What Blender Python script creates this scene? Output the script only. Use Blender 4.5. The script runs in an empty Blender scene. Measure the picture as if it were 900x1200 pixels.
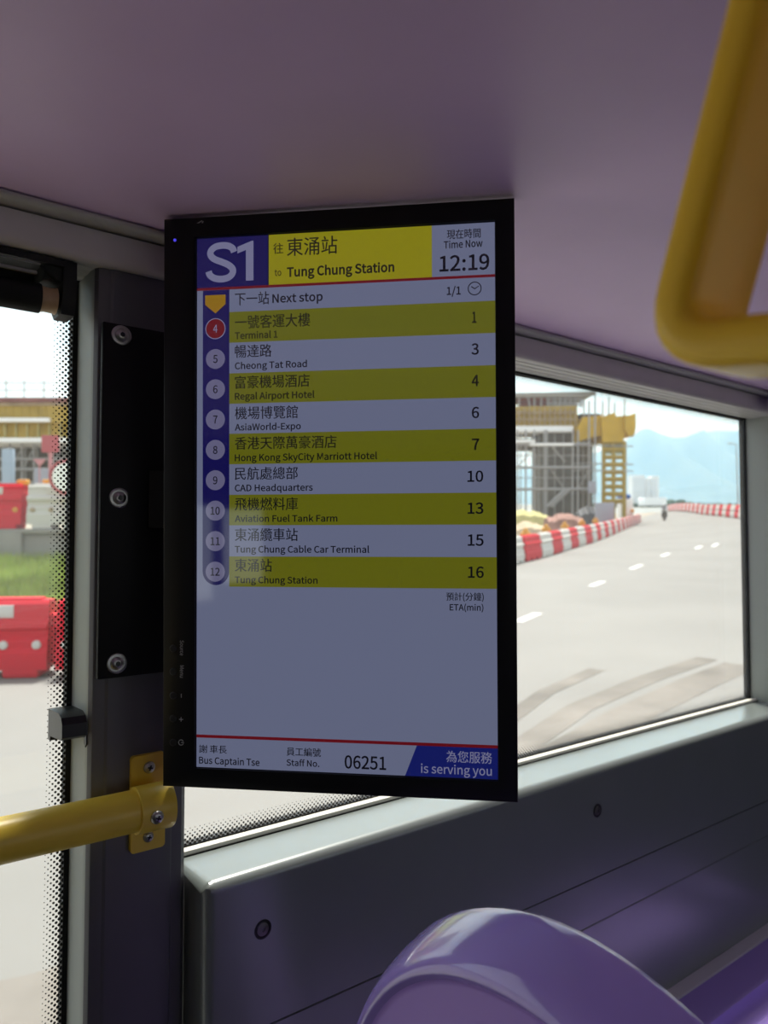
import bpy, bmesh, math, random
from mathutils import Vector as V, Matrix as M4
random.seed(7)
scene = bpy.context.scene
COL = scene.collection
PI = math.pi

# ------------------------------------------------------------------ camera (origin of the bus frame: X along window wall, Y out of the bus, Z up)
F = 870.0
YAW = math.radians(52.2)
PIT = math.atan(35 / F)
HF = V((math.cos(YAW), math.sin(YAW), 0))
RT = V((math.sin(YAW), -math.cos(YAW), 0))
FW = HF * math.cos(PIT) + V((0, 0, 1)) * math.sin(PIT)
UP = RT.cross(FW)
cam_d = bpy.data.cameras.new('camera')
cam = bpy.data.objects.new('camera', cam_d)
COL.objects.link(cam)
rot = M4((RT, UP, -FW)).transposed()
cam.matrix_world = rot.to_4x4()
cam_d.sensor_fit = 'VERTICAL'
cam_d.sensor_height = 36.0
cam_d.lens = 36.0 * F / 1200.0
cam_d.clip_start = 0.02
cam_d.clip_end = 20000
cam_d.dof.use_dof = True
cam_d.dof.focus_distance = 0.72
cam_d.dof.aperture_fstop = 7.5
scene.camera = cam

# ------------------------------------------------------------------ sky, sun, exposure
scene.view_settings.view_transform = 'Standard'
scene.view_settings.look = 'None'
scene.view_settings.exposure = 0.46
scene.view_settings.gamma = 1.0
scene.view_settings.use_curve_mapping = False
scene.cycles.use_denoising = True
scene.cycles.max_bounces = 10
scene.cycles.diffuse_bounces = 6
scene.cycles.transparent_max_bounces = 24
scene.cycles.sample_clamp_indirect = 6.0
scene.cycles.caustics_reflective = False
scene.cycles.caustics_refractive = False
scene.cycles.volume_bounces = 1

SKY_STRENGTH = 0.86
SUN_STRENGTH = 6.9
w = bpy.data.worlds.new('sky')
scene.world = w
w.use_nodes = True
nt = w.node_tree
bg = nt.nodes['Background']
tc = nt.nodes.new('ShaderNodeTexCoord')
mp = nt.nodes.new('ShaderNodeMapping')
mp.inputs['Scale'].default_value = (2.2, 2.2, 6.0)
nz = nt.nodes.new('ShaderNodeTexNoise')
nz.inputs['Scale'].default_value = 1.6
nz.inputs['Detail'].default_value = 6
nz.inputs['Roughness'].default_value = 0.55
cr = nt.nodes.new('ShaderNodeValToRGB')
cr.color_ramp.elements[0].position = 0.36
cr.color_ramp.elements[0].color = (0.66, 0.80, 0.92, 1)
cr.color_ramp.elements[1].position = 0.56
cr.color_ramp.elements[1].color = (0.95, 0.97, 0.97, 1)
nt.links.new(tc.outputs['Generated'], mp.inputs['Vector'])
nt.links.new(mp.outputs['Vector'], nz.inputs['Vector'])
nt.links.new(nz.outputs['Fac'], cr.inputs['Fac'])
nt.links.new(cr.outputs['Color'], bg.inputs['Color'])
bg.inputs['Strength'].default_value = SKY_STRENGTH

sun_d = bpy.data.lights.new('sun', 'SUN')
sun_d.energy = SUN_STRENGTH
sun_d.angle = math.radians(9)
sun_d.color = (1.0, 0.95, 0.88)
sun = bpy.data.objects.new('sun', sun_d)
COL.objects.link(sun)
sun_dir = V((0.22, 0.31, 1.0)).normalized()          # towards the sun: high, on the window side
sun.rotation_euler = sun_dir.to_track_quat('Z', 'Y').to_euler()
sun.location = sun_dir * 50

# ------------------------------------------------------------------ materials
def mat(name, col, rough=0.5, spec=0.5, metal=0.0, noise=0.0, nscale=40, bump=0.0, bscale=200, emit=None, es=1.0, coat=0.0, cior=1.5, crough=0.08):
    m = bpy.data.materials.new(name)
    m.use_nodes = True
    n = m.node_tree
    b = n.nodes['Principled BSDF']
    b.inputs['Base Color'].default_value = (*col, 1)
    b.inputs['Roughness'].default_value = rough
    b.inputs['Specular IOR Level'].default_value = spec
    b.inputs['Metallic'].default_value = metal
    b.inputs['Coat Weight'].default_value = coat
    b.inputs['Coat Roughness'].default_value = crough
    b.inputs['Coat IOR'].default_value = cior
    if emit:
        b.inputs['Emission Color'].default_value = (*emit, 1)
        b.inputs['Emission Strength'].default_value = es
    if noise or bump:
        t = n.nodes.new('ShaderNodeTexCoord')
    if noise:
        x = n.nodes.new('ShaderNodeTexNoise')
        x.inputs['Scale'].default_value = nscale
        x.inputs['Detail'].default_value = 5
        n.links.new(t.outputs['Object'], x.inputs['Vector'])
        r = n.nodes.new('ShaderNodeValToRGB')
        r.color_ramp.elements[0].position = 0.3
        r.color_ramp.elements[1].position = 0.7
        r.color_ramp.elements[0].color = (*[c * (1 - noise) for c in col], 1)
        r.color_ramp.elements[1].color = (*[min(1, c * (1 + noise)) for c in col], 1)
        n.links.new(x.outputs['Fac'], r.inputs['Fac'])
        n.links.new(r.outputs['Color'], b.inputs['Base Color'])
    if bump:
        y = n.nodes.new('ShaderNodeTexNoise')
        y.inputs['Scale'].default_value = bscale
        y.inputs['Detail'].default_value = 3
        n.links.new(t.outputs['Object'], y.inputs['Vector'])
        k = n.nodes.new('ShaderNodeBump')
        k.inputs['Strength'].default_value = bump
        k.inputs['Distance'].default_value = 0.002
        n.links.new(y.outputs['Fac'], k.inputs['Height'])
        n.links.new(k.outputs['Normal'], b.inputs['Normal'])
    return m

def glass(name, tint, refl=1.0, film=0.0):
    m = bpy.data.materials.new(name)
    m.use_nodes = True
    n = m.node_tree
    for x in list(n.nodes): n.nodes.remove(x)
    o = n.nodes.new('ShaderNodeOutputMaterial')
    tr = n.nodes.new('ShaderNodeBsdfTransparent')
    tr.inputs['Color'].default_value = (*tint, 1)
    gl = n.nodes.new('ShaderNodeBsdfGlossy')
    gl.inputs['Roughness'].default_value = 0.0
    lw = n.nodes.new('ShaderNodeLayerWeight')
    lw.inputs['Blend'].default_value = 0.5
    pw = n.nodes.new('ShaderNodeMath'); pw.operation = 'POWER'; pw.inputs[1].default_value = 5.0
    ma = n.nodes.new('ShaderNodeMath'); ma.operation = 'MULTIPLY_ADD'; ma.inputs[1].default_value = 0.9; ma.inputs[2].default_value = 0.025
    n.links.new(lw.outputs['Facing'], pw.inputs[0])
    n.links.new(pw.outputs[0], ma.inputs[0])
    mx = n.nodes.new('ShaderNodeMixShader')
    n.links.new(ma.outputs[0], mx.inputs['Fac'])
    n.links.new(tr.outputs['BSDF'], mx.inputs[1])
    n.links.new(gl.outputs['BSDF'], mx.inputs[2])
    last = mx
    if film:                                             # a thin film of dust on the pane
        df = n.nodes.new('ShaderNodeBsdfTranslucent')
        df.inputs['Color'].default_value = (0.9, 0.9, 0.88, 1)
        m2 = n.nodes.new('ShaderNodeMixShader')
        m2.inputs['Fac'].default_value = film
        n.links.new(mx.outputs['Shader'], m2.inputs[1])
        n.links.new(df.outputs['BSDF'], m2.inputs[2])
        last = m2
    n.links.new(last.outputs['Shader'], o.inputs['Surface'])
    return m

MAT = {
    'ceiling': mat('purple_laminate', (0.74, 0.53, 0.82), 0.42, 0.4, noise=0.04, nscale=6, bump=0.05, bscale=90),
    'cover': mat('grey_cover_panel', (0.60, 0.56, 0.57), 0.5, 0.4, noise=0.03, nscale=15),
    'soffit': mat('light_grey_reveal', (0.58, 0.57, 0.55), 0.45, 0.4, noise=0.03, nscale=30),
    'trim': mat('grey_extrusion', (0.50, 0.49, 0.48), 0.40, 0.5),
    'gap': mat('black_gap', (0.008, 0.008, 0.008), 0.8, 0.2),
    'seal': mat('black_rubber', (0.012, 0.012, 0.013), 0.6, 0.3),
    'pillar': mat('pillar_grey', (0.11, 0.11, 0.122), 0.42, 0.45, bump=0.04, bscale=500, noise=0.02, nscale=20),
    'reveal': mat('lit_reveal_grey', (0.40, 0.43, 0.40), 0.5, 0.4, bump=0.05, bscale=500),  # pillar grey made paler, window light put into the colour
    'panel': mat('side_panel_grey', (0.175, 0.20, 0.19), 0.34, 0.6, bump=0.05, bscale=600, noise=0.03, nscale=12, coat=1.0, cior=1.75, crough=0.26),
    'groove': mat('groove_dark', (0.03, 0.03, 0.033), 0.6, 0.3),
    'cream': mat('cream_ledge', (0.80, 0.77, 0.68), 0.5, 0.4),
    'floor': mat('floor_vinyl', (0.05, 0.05, 0.06), 0.5, 0.4, noise=0.3, nscale=120),
    'black': mat('black_plastic', (0.010, 0.010, 0.011), 0.35, 0.45),
    'blackmatt': mat('black_matt', (0.010, 0.010, 0.010), 0.55, 0.25, bump=0.02, bscale=800),
    'plate': mat('black_powder_coat', (0.006, 0.006, 0.007), 0.5, 0.2),
    'bezel': mat('bezel_plastic', (0.008, 0.008, 0.009), 0.4, 0.2),
    'legend': mat('legend_grey', (0.45, 0.45, 0.45), 0.6, 0.2),
    'led': mat('blue_led', (0.02, 0.02, 0.2), 0.3, 0.5, emit=(0.05, 0.04, 0.55), es=1.0),
    'steel': mat('zinc_steel', (0.42, 0.41, 0.40), 0.35, 0.5, metal=1.0),
    'steeldark': mat('dark_steel', (0.16, 0.15, 0.15), 0.4, 0.5, metal=1.0),
    'yellow': mat('yellow_powder_coat', (0.76, 0.53, 0.05), 0.38, 0.5, bump=0.04, bscale=300),
    'handle': mat('yellow_handle_plastic', (1.0, 0.62, 0.03), 0.36, 0.45),
    'brass': mat('tan_bushing', (0.45, 0.30, 0.17), 0.4, 0.5, noise=0.15, nscale=60),
    'fabric': mat('blind_fabric', (0.012, 0.012, 0.012), 0.7, 0.2, bump=0.1, bscale=700),
    'hilite': mat('grey_highlight', (0.22, 0.22, 0.22), 0.4, 0.5),
    'purple': mat('purple_shell_plastic', (0.42, 0.30, 0.80), 0.20, 0.5, coat=0.6, noise=0.02, nscale=6),
    'purplepad_refl': mat('purple_pad_reflection', (0.46, 0.28, 0.80), 0.42, 0.35, coat=0.0),  # pad colour, also the painted reflection tone on the shell
    'purpledk': mat('dark_purple_plastic', (0.07, 0.035, 0.16), 0.35, 0.5),
    'greystrip': mat('grey_strip', (0.60, 0.60, 0.64), 0.5, 0.4),
    'darkwall': mat('dark_lining', (0.045, 0.04, 0.05), 0.6, 0.3),
    # outside
    'asphalt': mat('pale_concrete_road', (0.200, 0.194, 0.184), 0.8, 0.2, noise=0.08, nscale=0.35, bump=0.3, bscale=30),
    'linewhite': mat('road_paint', (0.599, 0.599, 0.586), 0.7, 0.2),
    'tyremark': mat('tyre_worn_asphalt', (0.165, 0.150, 0.135), 0.85, 0.2, noise=0.25, nscale=1.2),
    'soil': mat('site_soil', (0.296, 0.261, 0.212), 0.9, 0.1, noise=0.2, nscale=0.5),
    'bank': mat('bank_soil', (0.22, 0.26, 0.07), 0.9, 0.1, noise=0.35, nscale=1.5),
    'grass': mat('grass_blades', (0.36, 0.44, 0.12), 0.7, 0.2, noise=0.4, nscale=1.2),
    'tuft': mat('dry_grass', (0.388, 0.353, 0.176), 0.7, 0.2),
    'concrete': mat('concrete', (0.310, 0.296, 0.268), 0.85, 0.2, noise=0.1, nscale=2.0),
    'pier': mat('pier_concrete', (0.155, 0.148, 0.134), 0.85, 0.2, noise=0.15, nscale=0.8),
    'bred': mat('red_barrier_plastic', (0.58, 0.010, 0.028), 0.55, 0.15),
    'bwhite': mat('white_barrier_plastic', (0.564, 0.557, 0.522), 0.45, 0.4),
    'pink': mat('faded_pink', (0.564, 0.296, 0.296), 0.6, 0.3),
    'rust': mat('red_girder', (0.254, 0.113, 0.106), 0.7, 0.2, noise=0.2, nscale=0.6),
    'formwork': mat('yellow_formwork', (0.437, 0.310, 0.077), 0.7, 0.2, noise=0.2, nscale=1.2),
    'formbright': mat('bright_yellow_panel', (0.550, 0.353, 0.035), 0.6, 0.3, noise=0.12, nscale=1.0),
    'tower': mat('yellow_tower_steel', (0.423, 0.304, 0.064), 0.6, 0.3),
    'tube': mat('galvanised_tube', (0.339, 0.339, 0.339), 0.5, 0.4),
    'bluepanel': mat('pale_blue_board', (0.366, 0.452, 0.550), 0.6, 0.3),
    'hoard': mat('grey_blue_hoarding', (0.353, 0.366, 0.423), 0.7, 0.2),
    'signred': mat('sign_red', (0.437, 0.113, 0.127), 0.5, 0.3),
    'signpink': mat('sign_pink', (0.529, 0.247, 0.268), 0.5, 0.3),
    'orange': mat('orange_plastic', (0.635, 0.296, 0.035), 0.5, 0.4),
    'netting': mat('yellow_green_netting', (0.50, 0.46, 0.22), 0.8, 0.1, noise=0.2, nscale=1.5),
    'tarp': mat('dull_red_tarp', (0.296, 0.169, 0.141), 0.8, 0.2, noise=0.25, nscale=1.5),
    'timber': mat('pale_timber', (0.437, 0.353, 0.247), 0.8, 0.2, noise=0.2, nscale=1.5),
    'darkgrey': mat('dark_grey_steel', (0.084, 0.084, 0.092), 0.6, 0.3),
    'blue': mat('blue_roof', (0.035, 0.127, 0.388), 0.6, 0.3),
    'hill': mat('hillside', (0.09, 0.13, 0.14), 0.9, 0.1, noise=0.3, nscale=0.004),
    'trees': mat('shore_trees', (0.09, 0.14, 0.13), 0.9, 0.1, noise=0.3, nscale=0.05),
    'sea': mat('far_ground', (0.247, 0.268, 0.268), 0.8, 0.2, noise=0.1, nscale=0.01),
    'tower_white': mat('white_render', (0.92, 0.93, 0.93), 0.7, 0.2),
    'winband': mat('window_band', (0.62, 0.68, 0.74), 0.4, 0.4),
    'jacket': mat('pale_jacket', (0.388, 0.388, 0.423), 0.8, 0.2),
    'trouser': mat('dark_trousers', (0.035, 0.035, 0.042), 0.8, 0.2),
    'bike': mat('motorcycle_dark', (0.042, 0.032, 0.028), 0.4, 0.4),
    'skin': mat('skin', (0.388, 0.254, 0.190), 0.6, 0.3),
    'glass': glass('window_glass', (0.97, 0.985, 0.975), film=0.015),
    'glass2': glass('window_glass_dusty', (0.97, 0.98, 0.97), film=0.025),
}

def scr(name, col):
    col = tuple(c * 0.64 for c in col)
    return mat('screen_' + name, (0.01, 0.01, 0.012), 0.05, 0.9, emit=col)
SC = [scr('white', (0.125, 0.140, 0.225)), scr('yellow', (0.108, 0.112, 0.006)), scr('navy', (0.006, 0.005, 0.068)),
      scr('black', (0.003, 0.003, 0.006)), scr('red', (0.11, 0.004, 0.008)), scr('gold', (0.24, 0.13, 0.004)),
      scr('lilac', (0.16, 0.16, 0.27)), scr('header_yellow', (0.23, 0.21, 0.004)), scr('blue', (0.006, 0.010, 0.11)), scr('disc', (0.115, 0.11, 0.20))]
WHITE, YEL, NAVY, BLK, RED, GOLD, LILAC, HYEL, BLUE, DISC = range(10)

# ------------------------------------------------------------------ mesh helpers
class MB:
    def __init__(s): s.b = bmesh.new()
    def verts(s, L): return [s.b.verts.new(V(p)) for p in L]
    def face(s, L, mi=0):
        f = s.b.faces.new(s.verts(L)); f.material_index = mi; return s
    def box(s, lo, hi, bev=0.0, mi=0, seg=2, rot=None, about=None):
        lo, hi = V(lo), V(hi); c = (lo + hi) / 2; d = hi - lo
        r = bmesh.ops.create_cube(s.b, size=1.0)
        vs = r['verts']
        for v in vs: v.co = V((v.co.x * d.x, v.co.y * d.y, v.co.z * d.z)) + c
        es = list({e for v in vs for e in v.link_edges})
        fs = list({f for v in vs for f in v.link_faces})
        if bev > 0:
            o = bmesh.ops.bevel(s.b, geom=es, offset=min(bev, min(d) * 0.49), segments=seg, profile=0.5, affect='EDGES')
            vs = list({v for f in o['faces'] for v in f.verts} | {v for v in vs if v.is_valid})
            fs = list({f for v in vs for f in v.link_faces})
        for f in fs: f.material_index = mi
        if rot is not None:
            p = V(about) if about is not None else c
            for v in vs: v.co = rot @ (v.co - p) + p
        return s
    def ring(s, c, ax, r, n, ux=None, ry=None):
        ax = V(ax).normalized()
        u = V(ux) if ux is not None else (V((0, 0, 1)) if abs(ax.z) < 0.9 else V((1, 0, 0)))
        u = (u - ax * u.dot(ax)).normalized(); v = ax.cross(u)
        ry = r if ry is None else ry
        return [V(c) + u * (r * math.cos(2 * PI * k / n)) + v * (ry * math.sin(2 * PI * k / n)) for k in range(n)]
    def loft(s, rings, cap=True, closed=False, mi=0):
        R = [s.verts(r) for r in rings]; n = len(R[0]); m = len(R)
        for i in range(m if closed else m - 1):
            A, B = R[i], R[(i + 1) % m]
            for k in range(n):
                f = s.b.faces.new((A[k], A[(k + 1) % n], B[(k + 1) % n], B[k])); f.material_index = mi
        if cap and not closed:
            f = s.b.faces.new(R[0][::-1]); f.material_index = mi
            f = s.b.faces.new(R[-1]); f.material_index = mi
        return s
    def tube(s, p, q, r, n=12, mi=0, r2=None):
        p, q = V(p), V(q)
        return s.loft([s.ring(p, q - p, r, n), s.ring(q, q - p, r if r2 is None else r2, n)], mi=mi)
    def path(s, pts, r, n=10, closed=False, mi=0):
        pts = [V(p) for p in pts]; m = len(pts); rings = []
        for i, p in enumerate(pts):
            a = pts[(i - 1) % m] if (closed or i > 0) else p
            b = pts[(i + 1) % m] if (closed or i < m - 1) else p
            rings.append(s.ring(p, b - a, r, n))
        return s.loft(rings, closed=closed, mi=mi)
    def lathe(s, c, ax, prof, n=24, mi=0):
        ax = V(ax).normalized()
        return s.loft([s.ring(V(c) + ax * h, ax, max(r, 1e-5), n) for r, h in prof], mi=mi)
    def prism(s, poly, axis, t0, t1, mi=0):
        """poly: 2D points in the two other axes (order kept x,y,z), extruded from t0 to t1 along axis."""
        def mk(p, t):
            if axis == 'x': return (t, p[0], p[1])
            if axis == 'y': return (p[0], t, p[1])
            return (p[0], p[1], t)
        return s.loft([[mk(p, t0) for p in poly], [mk(p, t1) for p in poly]], mi=mi)
    def xform(s, m):
        for v in s.b.verts: v.co = m @ v.co
        return s
    def build(s, name, m, parent=None, local=False, smooth=True, ang=35):
        if isinstance(m, str): m = [MAT[m]]
        if parent is not None and not local:
            inv = WM(parent).inverted()
            for v in s.b.verts: v.co = inv @ v.co
        bmesh.ops.recalc_face_normals(s.b, faces=s.b.faces[:])
        me = bpy.data.meshes.new(name)
        s.b.to_mesh(me); s.b.free()
        for x in (m if isinstance(m, (list, tuple)) else [m]): me.materials.append(x)
        if smooth:
            for p in me.polygons: p.use_smooth = True
            me.set_sharp_from_angle(angle=math.radians(ang))
        o = bpy.data.objects.new(name, me)
        COL.objects.link(o)
        if parent is not None: o.parent = parent
        return o

def WM(o):
    m = o.matrix_basis.copy()
    return WM(o.parent) @ m if o.parent else m
def tag(o, label, cat, group=None, kind=None):
    o['label'] = label; o['category'] = cat
    if group: o['group'] = group
    if kind: o['kind'] = kind
    return o
def thing(name, label, cat, loc=(0, 0, 0), group=None, mtx=None):
    o = bpy.data.objects.new(name, None)
    o.empty_display_size = 0.05
    COL.objects.link(o)
    if mtx is not None: o.matrix_basis = mtx
    else: o.location = loc
    return tag(o, label, cat, group)
def struct(o, label=None):
    o['kind'] = 'structure'
    if label: o['label'] = label
    return o
def dup(root, mtx, label, group=None):
    r = root.copy(); COL.objects.link(r); r.matrix_basis = mtx; r['label'] = label
    if group: r['group'] = group
    for ch in root.children:
        c = ch.copy(); COL.objects.link(c); c.parent = r
    return r
ORD = ['first', 'second', 'third', 'fourth', 'fifth', 'sixth', 'seventh', 'eighth', 'ninth', 'tenth', 'eleventh', 'twelfth', 'thirteenth', 'fourteenth', 'fifteenth', 'sixteenth', 'seventeenth', 'eighteenth', 'nineteenth', 'twentieth']
ORD += ['twenty-' + o for o in ORD[:9]]

FONT = None
try:                                  # the sans-serif that ships with Blender; its built-in font otherwise
    import os
    FONT = bpy.data.fonts.load(os.path.join(bpy.utils.system_resource('DATAFILES'), 'fonts', 'Noto Sans CJK Regular.woff2'))
except Exception:
    FONT = None
# text -> flat mesh added to an MB, in the plane of (ux, uy) at o
def add_text(mb, s, x0, yb, x1, z_off, mi, h=None, bold=0.0, mtx=None, align='L'):
    cu = bpy.data.curves.new('t', 'FONT')
    if FONT: cu.font = FONT
    cu.body = s; cu.size = 1.0; cu.resolution_u = 3; cu.offset = bold
    ob = bpy.data.objects.new('t', cu)
    COL.objects.link(ob)
    dg = bpy.context.evaluated_depsgraph_get(); dg.update()
    me = bpy.data.meshes.new_from_object(ob.evaluated_get(dg))
    bpy.data.objects.remove(ob); bpy.data.curves.remove(cu)
    xs = [v.co.x for v in me.vertices]; ys = [v.co.y for v in me.vertices]
    if not xs: return
    lx, hx, ly, hy = min(xs), max(xs), min(ys), max(ys)
    base = 0.0
    cjk = any(ord(c) > 0x2000 for c in s)
    if cjk: base = ly
    top = hy
    sx = (x1 - x0) / (hx - lx) if x1 is not None else None
    sy = h / (top - base) if h else sx
    if sx is None: sx = sy
    vs = []
    for v in me.vertices:
        p = V(((v.co.x - lx) * sx + x0, z_off, (v.co.y - base) * sy + yb))
        vs.append(mb.b.verts.new(p if mtx is None else mtx @ p))
    for p in me.polygons:
        try:
            f = mb.b.faces.new([vs[i] for i in p.vertices]); f.material_index = mi
        except ValueError: pass
    bpy.data.meshes.remove(me)

# ------------------------------------------------------------------ outside frame: the bus leans a little against the road
EF = (FW + UP * (600 - 590) / F).normalized()
EU = RT.cross(EF)
EXT = M4((RT, EF, EU)).transposed().to_4x4()
def px(x, y, b):                     # a point seen at photo pixel (x, y), b metres ahead, in outside coordinates
    return V(((x - 450) / F * b, b, (590 - y) / F * b))
def ext_at(a, b, c, rz=0.0):
    return EXT @ M4.Translation((a, b, c)) @ M4.Rotation(rz, 4, 'Z')
ROW = [(4.0, 24.8), (4.6, 26.1), (5.9, 28.5), (7.5, 32.0), (9.2, 35.8), (11.0, 39.7), (13.2, 45.0), (15.6, 50.7), (19.0, 59.0), (23.4, 70.0), (28.6, 83.0), (41.4, 115.0), (61, 160)]
def interp(x, xs, ys):
    if x <= xs[0]: return ys[0]
    for i in range(1, len(xs)):
        if x <= xs[i]:
            t = (x - xs[i - 1]) / (xs[i] - xs[i - 1]); return ys[i - 1] + t * (ys[i] - ys[i - 1])
    return ys[-1]
def a_row(b): return interp(b, [r[1] for r in ROW], [r[0] for r in ROW])
def gh(a, b):
    d = max(0.0, a - a_row(b))
    return -2.1 + min(1.5, d * interp(b, [20, 46, 73, 115, 160], [0, 0.105, 0.15, 0.34, 0.34]))

# ================================================================== SETTING: the bus
X0, X1, YR = -2.4, 4.2, -1.66
YG = 0.85
o = struct(MB().box((X0, YR, 0.330), (X1, 0.762, 0.36)).build('ceiling', 'ceiling'))
struct(MB().box((X0, YR, -1.30), (X1, 0.86, -1.25)).build('floor', 'floor'))
# upper cover above the windows
struct(MB().prism([(0.773, 0.2935), (0.776, 0.2885), (0.780, 0.287), (0.862, 0.2895), (0.862, 0.3198), (0.773, 0.3198)], 'x', X0, X1).build('trim_1', [MAT['cover']], ang=60))
sof = MB()
prof = [(0.7795, 0.2872), (0.788, 0.2868)]
for k in range(3):
    y = 0.792 + k * 0.017
    prof += [(y, 0.2872), (y + 0.002, 0.2862), (y + 0.012, 0.2868), (y + 0.014, 0.2876)]
prof += [(0.847, 0.2885), (0.847, 0.2905), (0.7795, 0.2905)]
sof.prism(prof, 'x', X0, X1)
struct(sof.build('trim_2', 'soffit', ang=20))
arc = [(0.760 - 0.006 * math.sin(t), 0.3262 - 0.0042 * math.cos(t)) for t in [PI * k / 10 for k in range(11)]]
struct(MB().prism(arc + [(0.80, 0.3304), (0.80, 0.322)], 'x', X0, X1).build('trim_3', 'trim', ang=30))
struct(MB().box((X0, 0.785, 0.3196), (X1, 0.862, 0.3225)).build('trim_4', 'gap'))
struct(MB().box((X0, 0.80, 0.3304), (X1, 0.87, 0.40)).build('wall_window_side_top', 'cover'))
# lower wall with its panel
wl = MB()
wl.box((X0, 0.80, -1.25), (0.232, 0.87, -0.97)).box((0.345, 0.802, -1.25), (X1, 0.87, -0.372))
wall = struct(wl.build('wall_window_side', 'panel', smooth=False))
r = 0.013
prof = [(0.836, -0.3655), (0.745 + r, -0.3625)]
for k in range(1, 8):
    t = PI / 2 * k / 8; prof.append((0.745 + r - r * math.sin(t), -0.3625 - r + r * math.cos(t)))
prof += [(0.745, -0.3625 - r)]
def gro(z, d=0.0022, h=0.0016): return [(0.745, z + h), (0.745 + d, z + h * 0.6), (0.745 + d, z - h * 0.6), (0.745, z - h)]
prof += gro(-0.5344, 0.003, 0.0012)
prof += [(0.745, -0.6020), (0.7475, -0.6032), (0.7475, -0.6058), (0.7462, -0.6075)]
prof += [(0.7462, -0.7812), (0.80, -0.7812), (0.80, -0.3745), (0.836, -0.3745)]
PX0 = 0.340
pb = MB()
R4 = 0.010
steps = [(PX0, 0.012), (PX0 + 0.003, 0.005), (PX0 + 0.007, 0.0015), (PX0 + 0.012, 0.0), (1.0, 0.0), (2.2, 0.0), (X1, 0.0)]
rings = []
for x, ins in steps:
    rings.append([(x, min(max(y, 0.745 + ins), 0.836), min(z, -0.3625 - ins)) if y < 0.80 else (x, y, z) for y, z in prof])
pb.loft(rings)
panel = struct(pb.build('trim_5', 'panel', ang=32))
struct(MB().box((PX0, 0.7226, -0.795), (X1, 0.80, -0.7815), 0.001).build('trim_6', 'greystrip'))
struct(MB().box((PX0, 0.7236, -1.25), (X1, 0.80, -0.7955)).build('trim_7', 'panel'))
struct(MB().box((0.338, 0.834, -0.3655), (X1, 0.846, -0.3592), 0.001).build('trim_8', 'cream'))
struct(MB().box((0.338, 0.8325, -0.3745), (X1, 0.8345, -0.3640)).build('trim_9', 'gap'))
for i, (x, z) in enumerate([(0.4083, -0.4281), (1.0106, -0.4304), (1.62, -0.4304)]):
    s = MB()
    s.lathe((x, 0.745, z), (0, -1, 0), [(0.0105, -0.001), (0.0105, 0.0006), (0.0085, 0.0008), (0.0075, 0.0), (0.0073, 0.0001)], 28, 0)
    s.lathe((x, 0.7448, z), (0, -1, 0), [(0.0072, 0.0), (0.0072, 0.0004), (0.005, 0.0009), (0.0022, 0.0012), (0.002, 0.0004), (0.0001, 0.0004)], 20, 1)
    o = s.build('panel_screw', [MAT['black'], MAT['steeldark']], panel)
# pillar between the two windows
def pillar(name, xa, xb):
    wd = xb - xa
    p = [(xa, 0.853), (xa, 0.800), (xa + 0.001, 0.793), (xa + 0.004, 0.788), (xa + 0.009, 0.7862), (xa + 0.0155, 0.786), (xa + 0.017, 0.7852), (xa + 0.0185, 0.7845),
         (xb - 0.022, 0.7845), (xb - 0.020, 0.7853), (xb - 0.0185, 0.7872), (xb - 0.016, 0.7872), (xb - 0.007, 0.7876), (xb - 0.002, 0.7915), (xb, 0.798), (xb, 0.853)]
    m = MB().prism(p, 'z', -1.25, 0.2868)
    for f in m.b.faces:
        c = f.calc_center_median()
        if abs(c.x - xa) < 0.0008 and c.y > 0.79: f.material_index = 1
    return struct(m.build(name, [MAT['pillar'], MAT['reveal']], ang=25))
pillar('wall_pillar_left', 0.2300, 0.3375)
pillar('wall_pillar_right', 1.730, 1.850)

def window(name, x0, x1, z0, z1, mg, frit_bottom=False, frit_right=False, frit_top=False):
    g = struct(MB().box((x0, YG, z0), (x1, YG + 0.005, z1)).build(name, mg, smooth=False))
    sl = MB()
    t = 0.0065
    sl.box((x1 - t * 1.2, YG - 0.002, z0), (x1 + 0.002, YG + 0.012, z1)).box((x0 - 0.002, YG - 0.002, z0), (x0 + t, YG + 0.012, z1))
    sl.box((x0, YG - 0.0022, z1 - 0.004), (x1, YG + 0.012, z1 + 0.003)).box((x0, YG - 0.0022, z0 - 0.004), (x1, YG + 0.012, z0 + 0.0012))
    s = sl.build('seal', 'seal', g)
    fr = MB()
    P = 0.0061
    def dot(x, z, rr):
        fr.face([(x + rr * math.cos(k * PI / 3), YG - 0.0006, z + rr * math.sin(k * PI / 3)) for k in range(6)])
    if frit_right:
        for j in range(7):
            xx = x1 - t * 1.2 - 0.0002 - j * P / 2
            rr = 0.00215 - j * 0.00026
            n = int((z1 - z0 - 0.01) / P)
            for i in range(n): dot(xx, z0 + 0.006 + (i + 0.5 * (j % 2)) * P, rr)
    if frit_bottom or frit_top:
        for top in ([0] if frit_bottom else []) + ([1] if frit_top else []):
            for j in range(7 if not top else 6):
                zz = (z0 + 0.0014 + j * P / 2) if not top else (z1 - 0.0042 - j * P / 2)
                rr = 0.00215 - j * 0.00026
                n = int((min(x1, 1.75) - x0 - 0.016) / P)
                for i in range(n): dot(x0 + 0.008 + (i + 0.5 * (j % 2)) * P, zz, rr)
    if len(fr.b.faces):
        f = fr.build('frit_dots', 'seal', g, smooth=False); f['kind'] = 'stuff'
    else: fr.b.free()
    return g
window('window_1', -0.95, 0.2325, -0.965, 0.289, 'glass', frit_right=True, frit_top=True)
window('window_2', 0.335, 1.7335, -0.3595, 0.2895, 'glass2', frit_bottom=True, frit_top=True)
window('window_3', 1.846, 3.2, -0.3595, 0.2895, 'glass')
window('window_4', X0 + 0.1, -1.03, -0.3595, 0.2895, 'glass')
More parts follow.
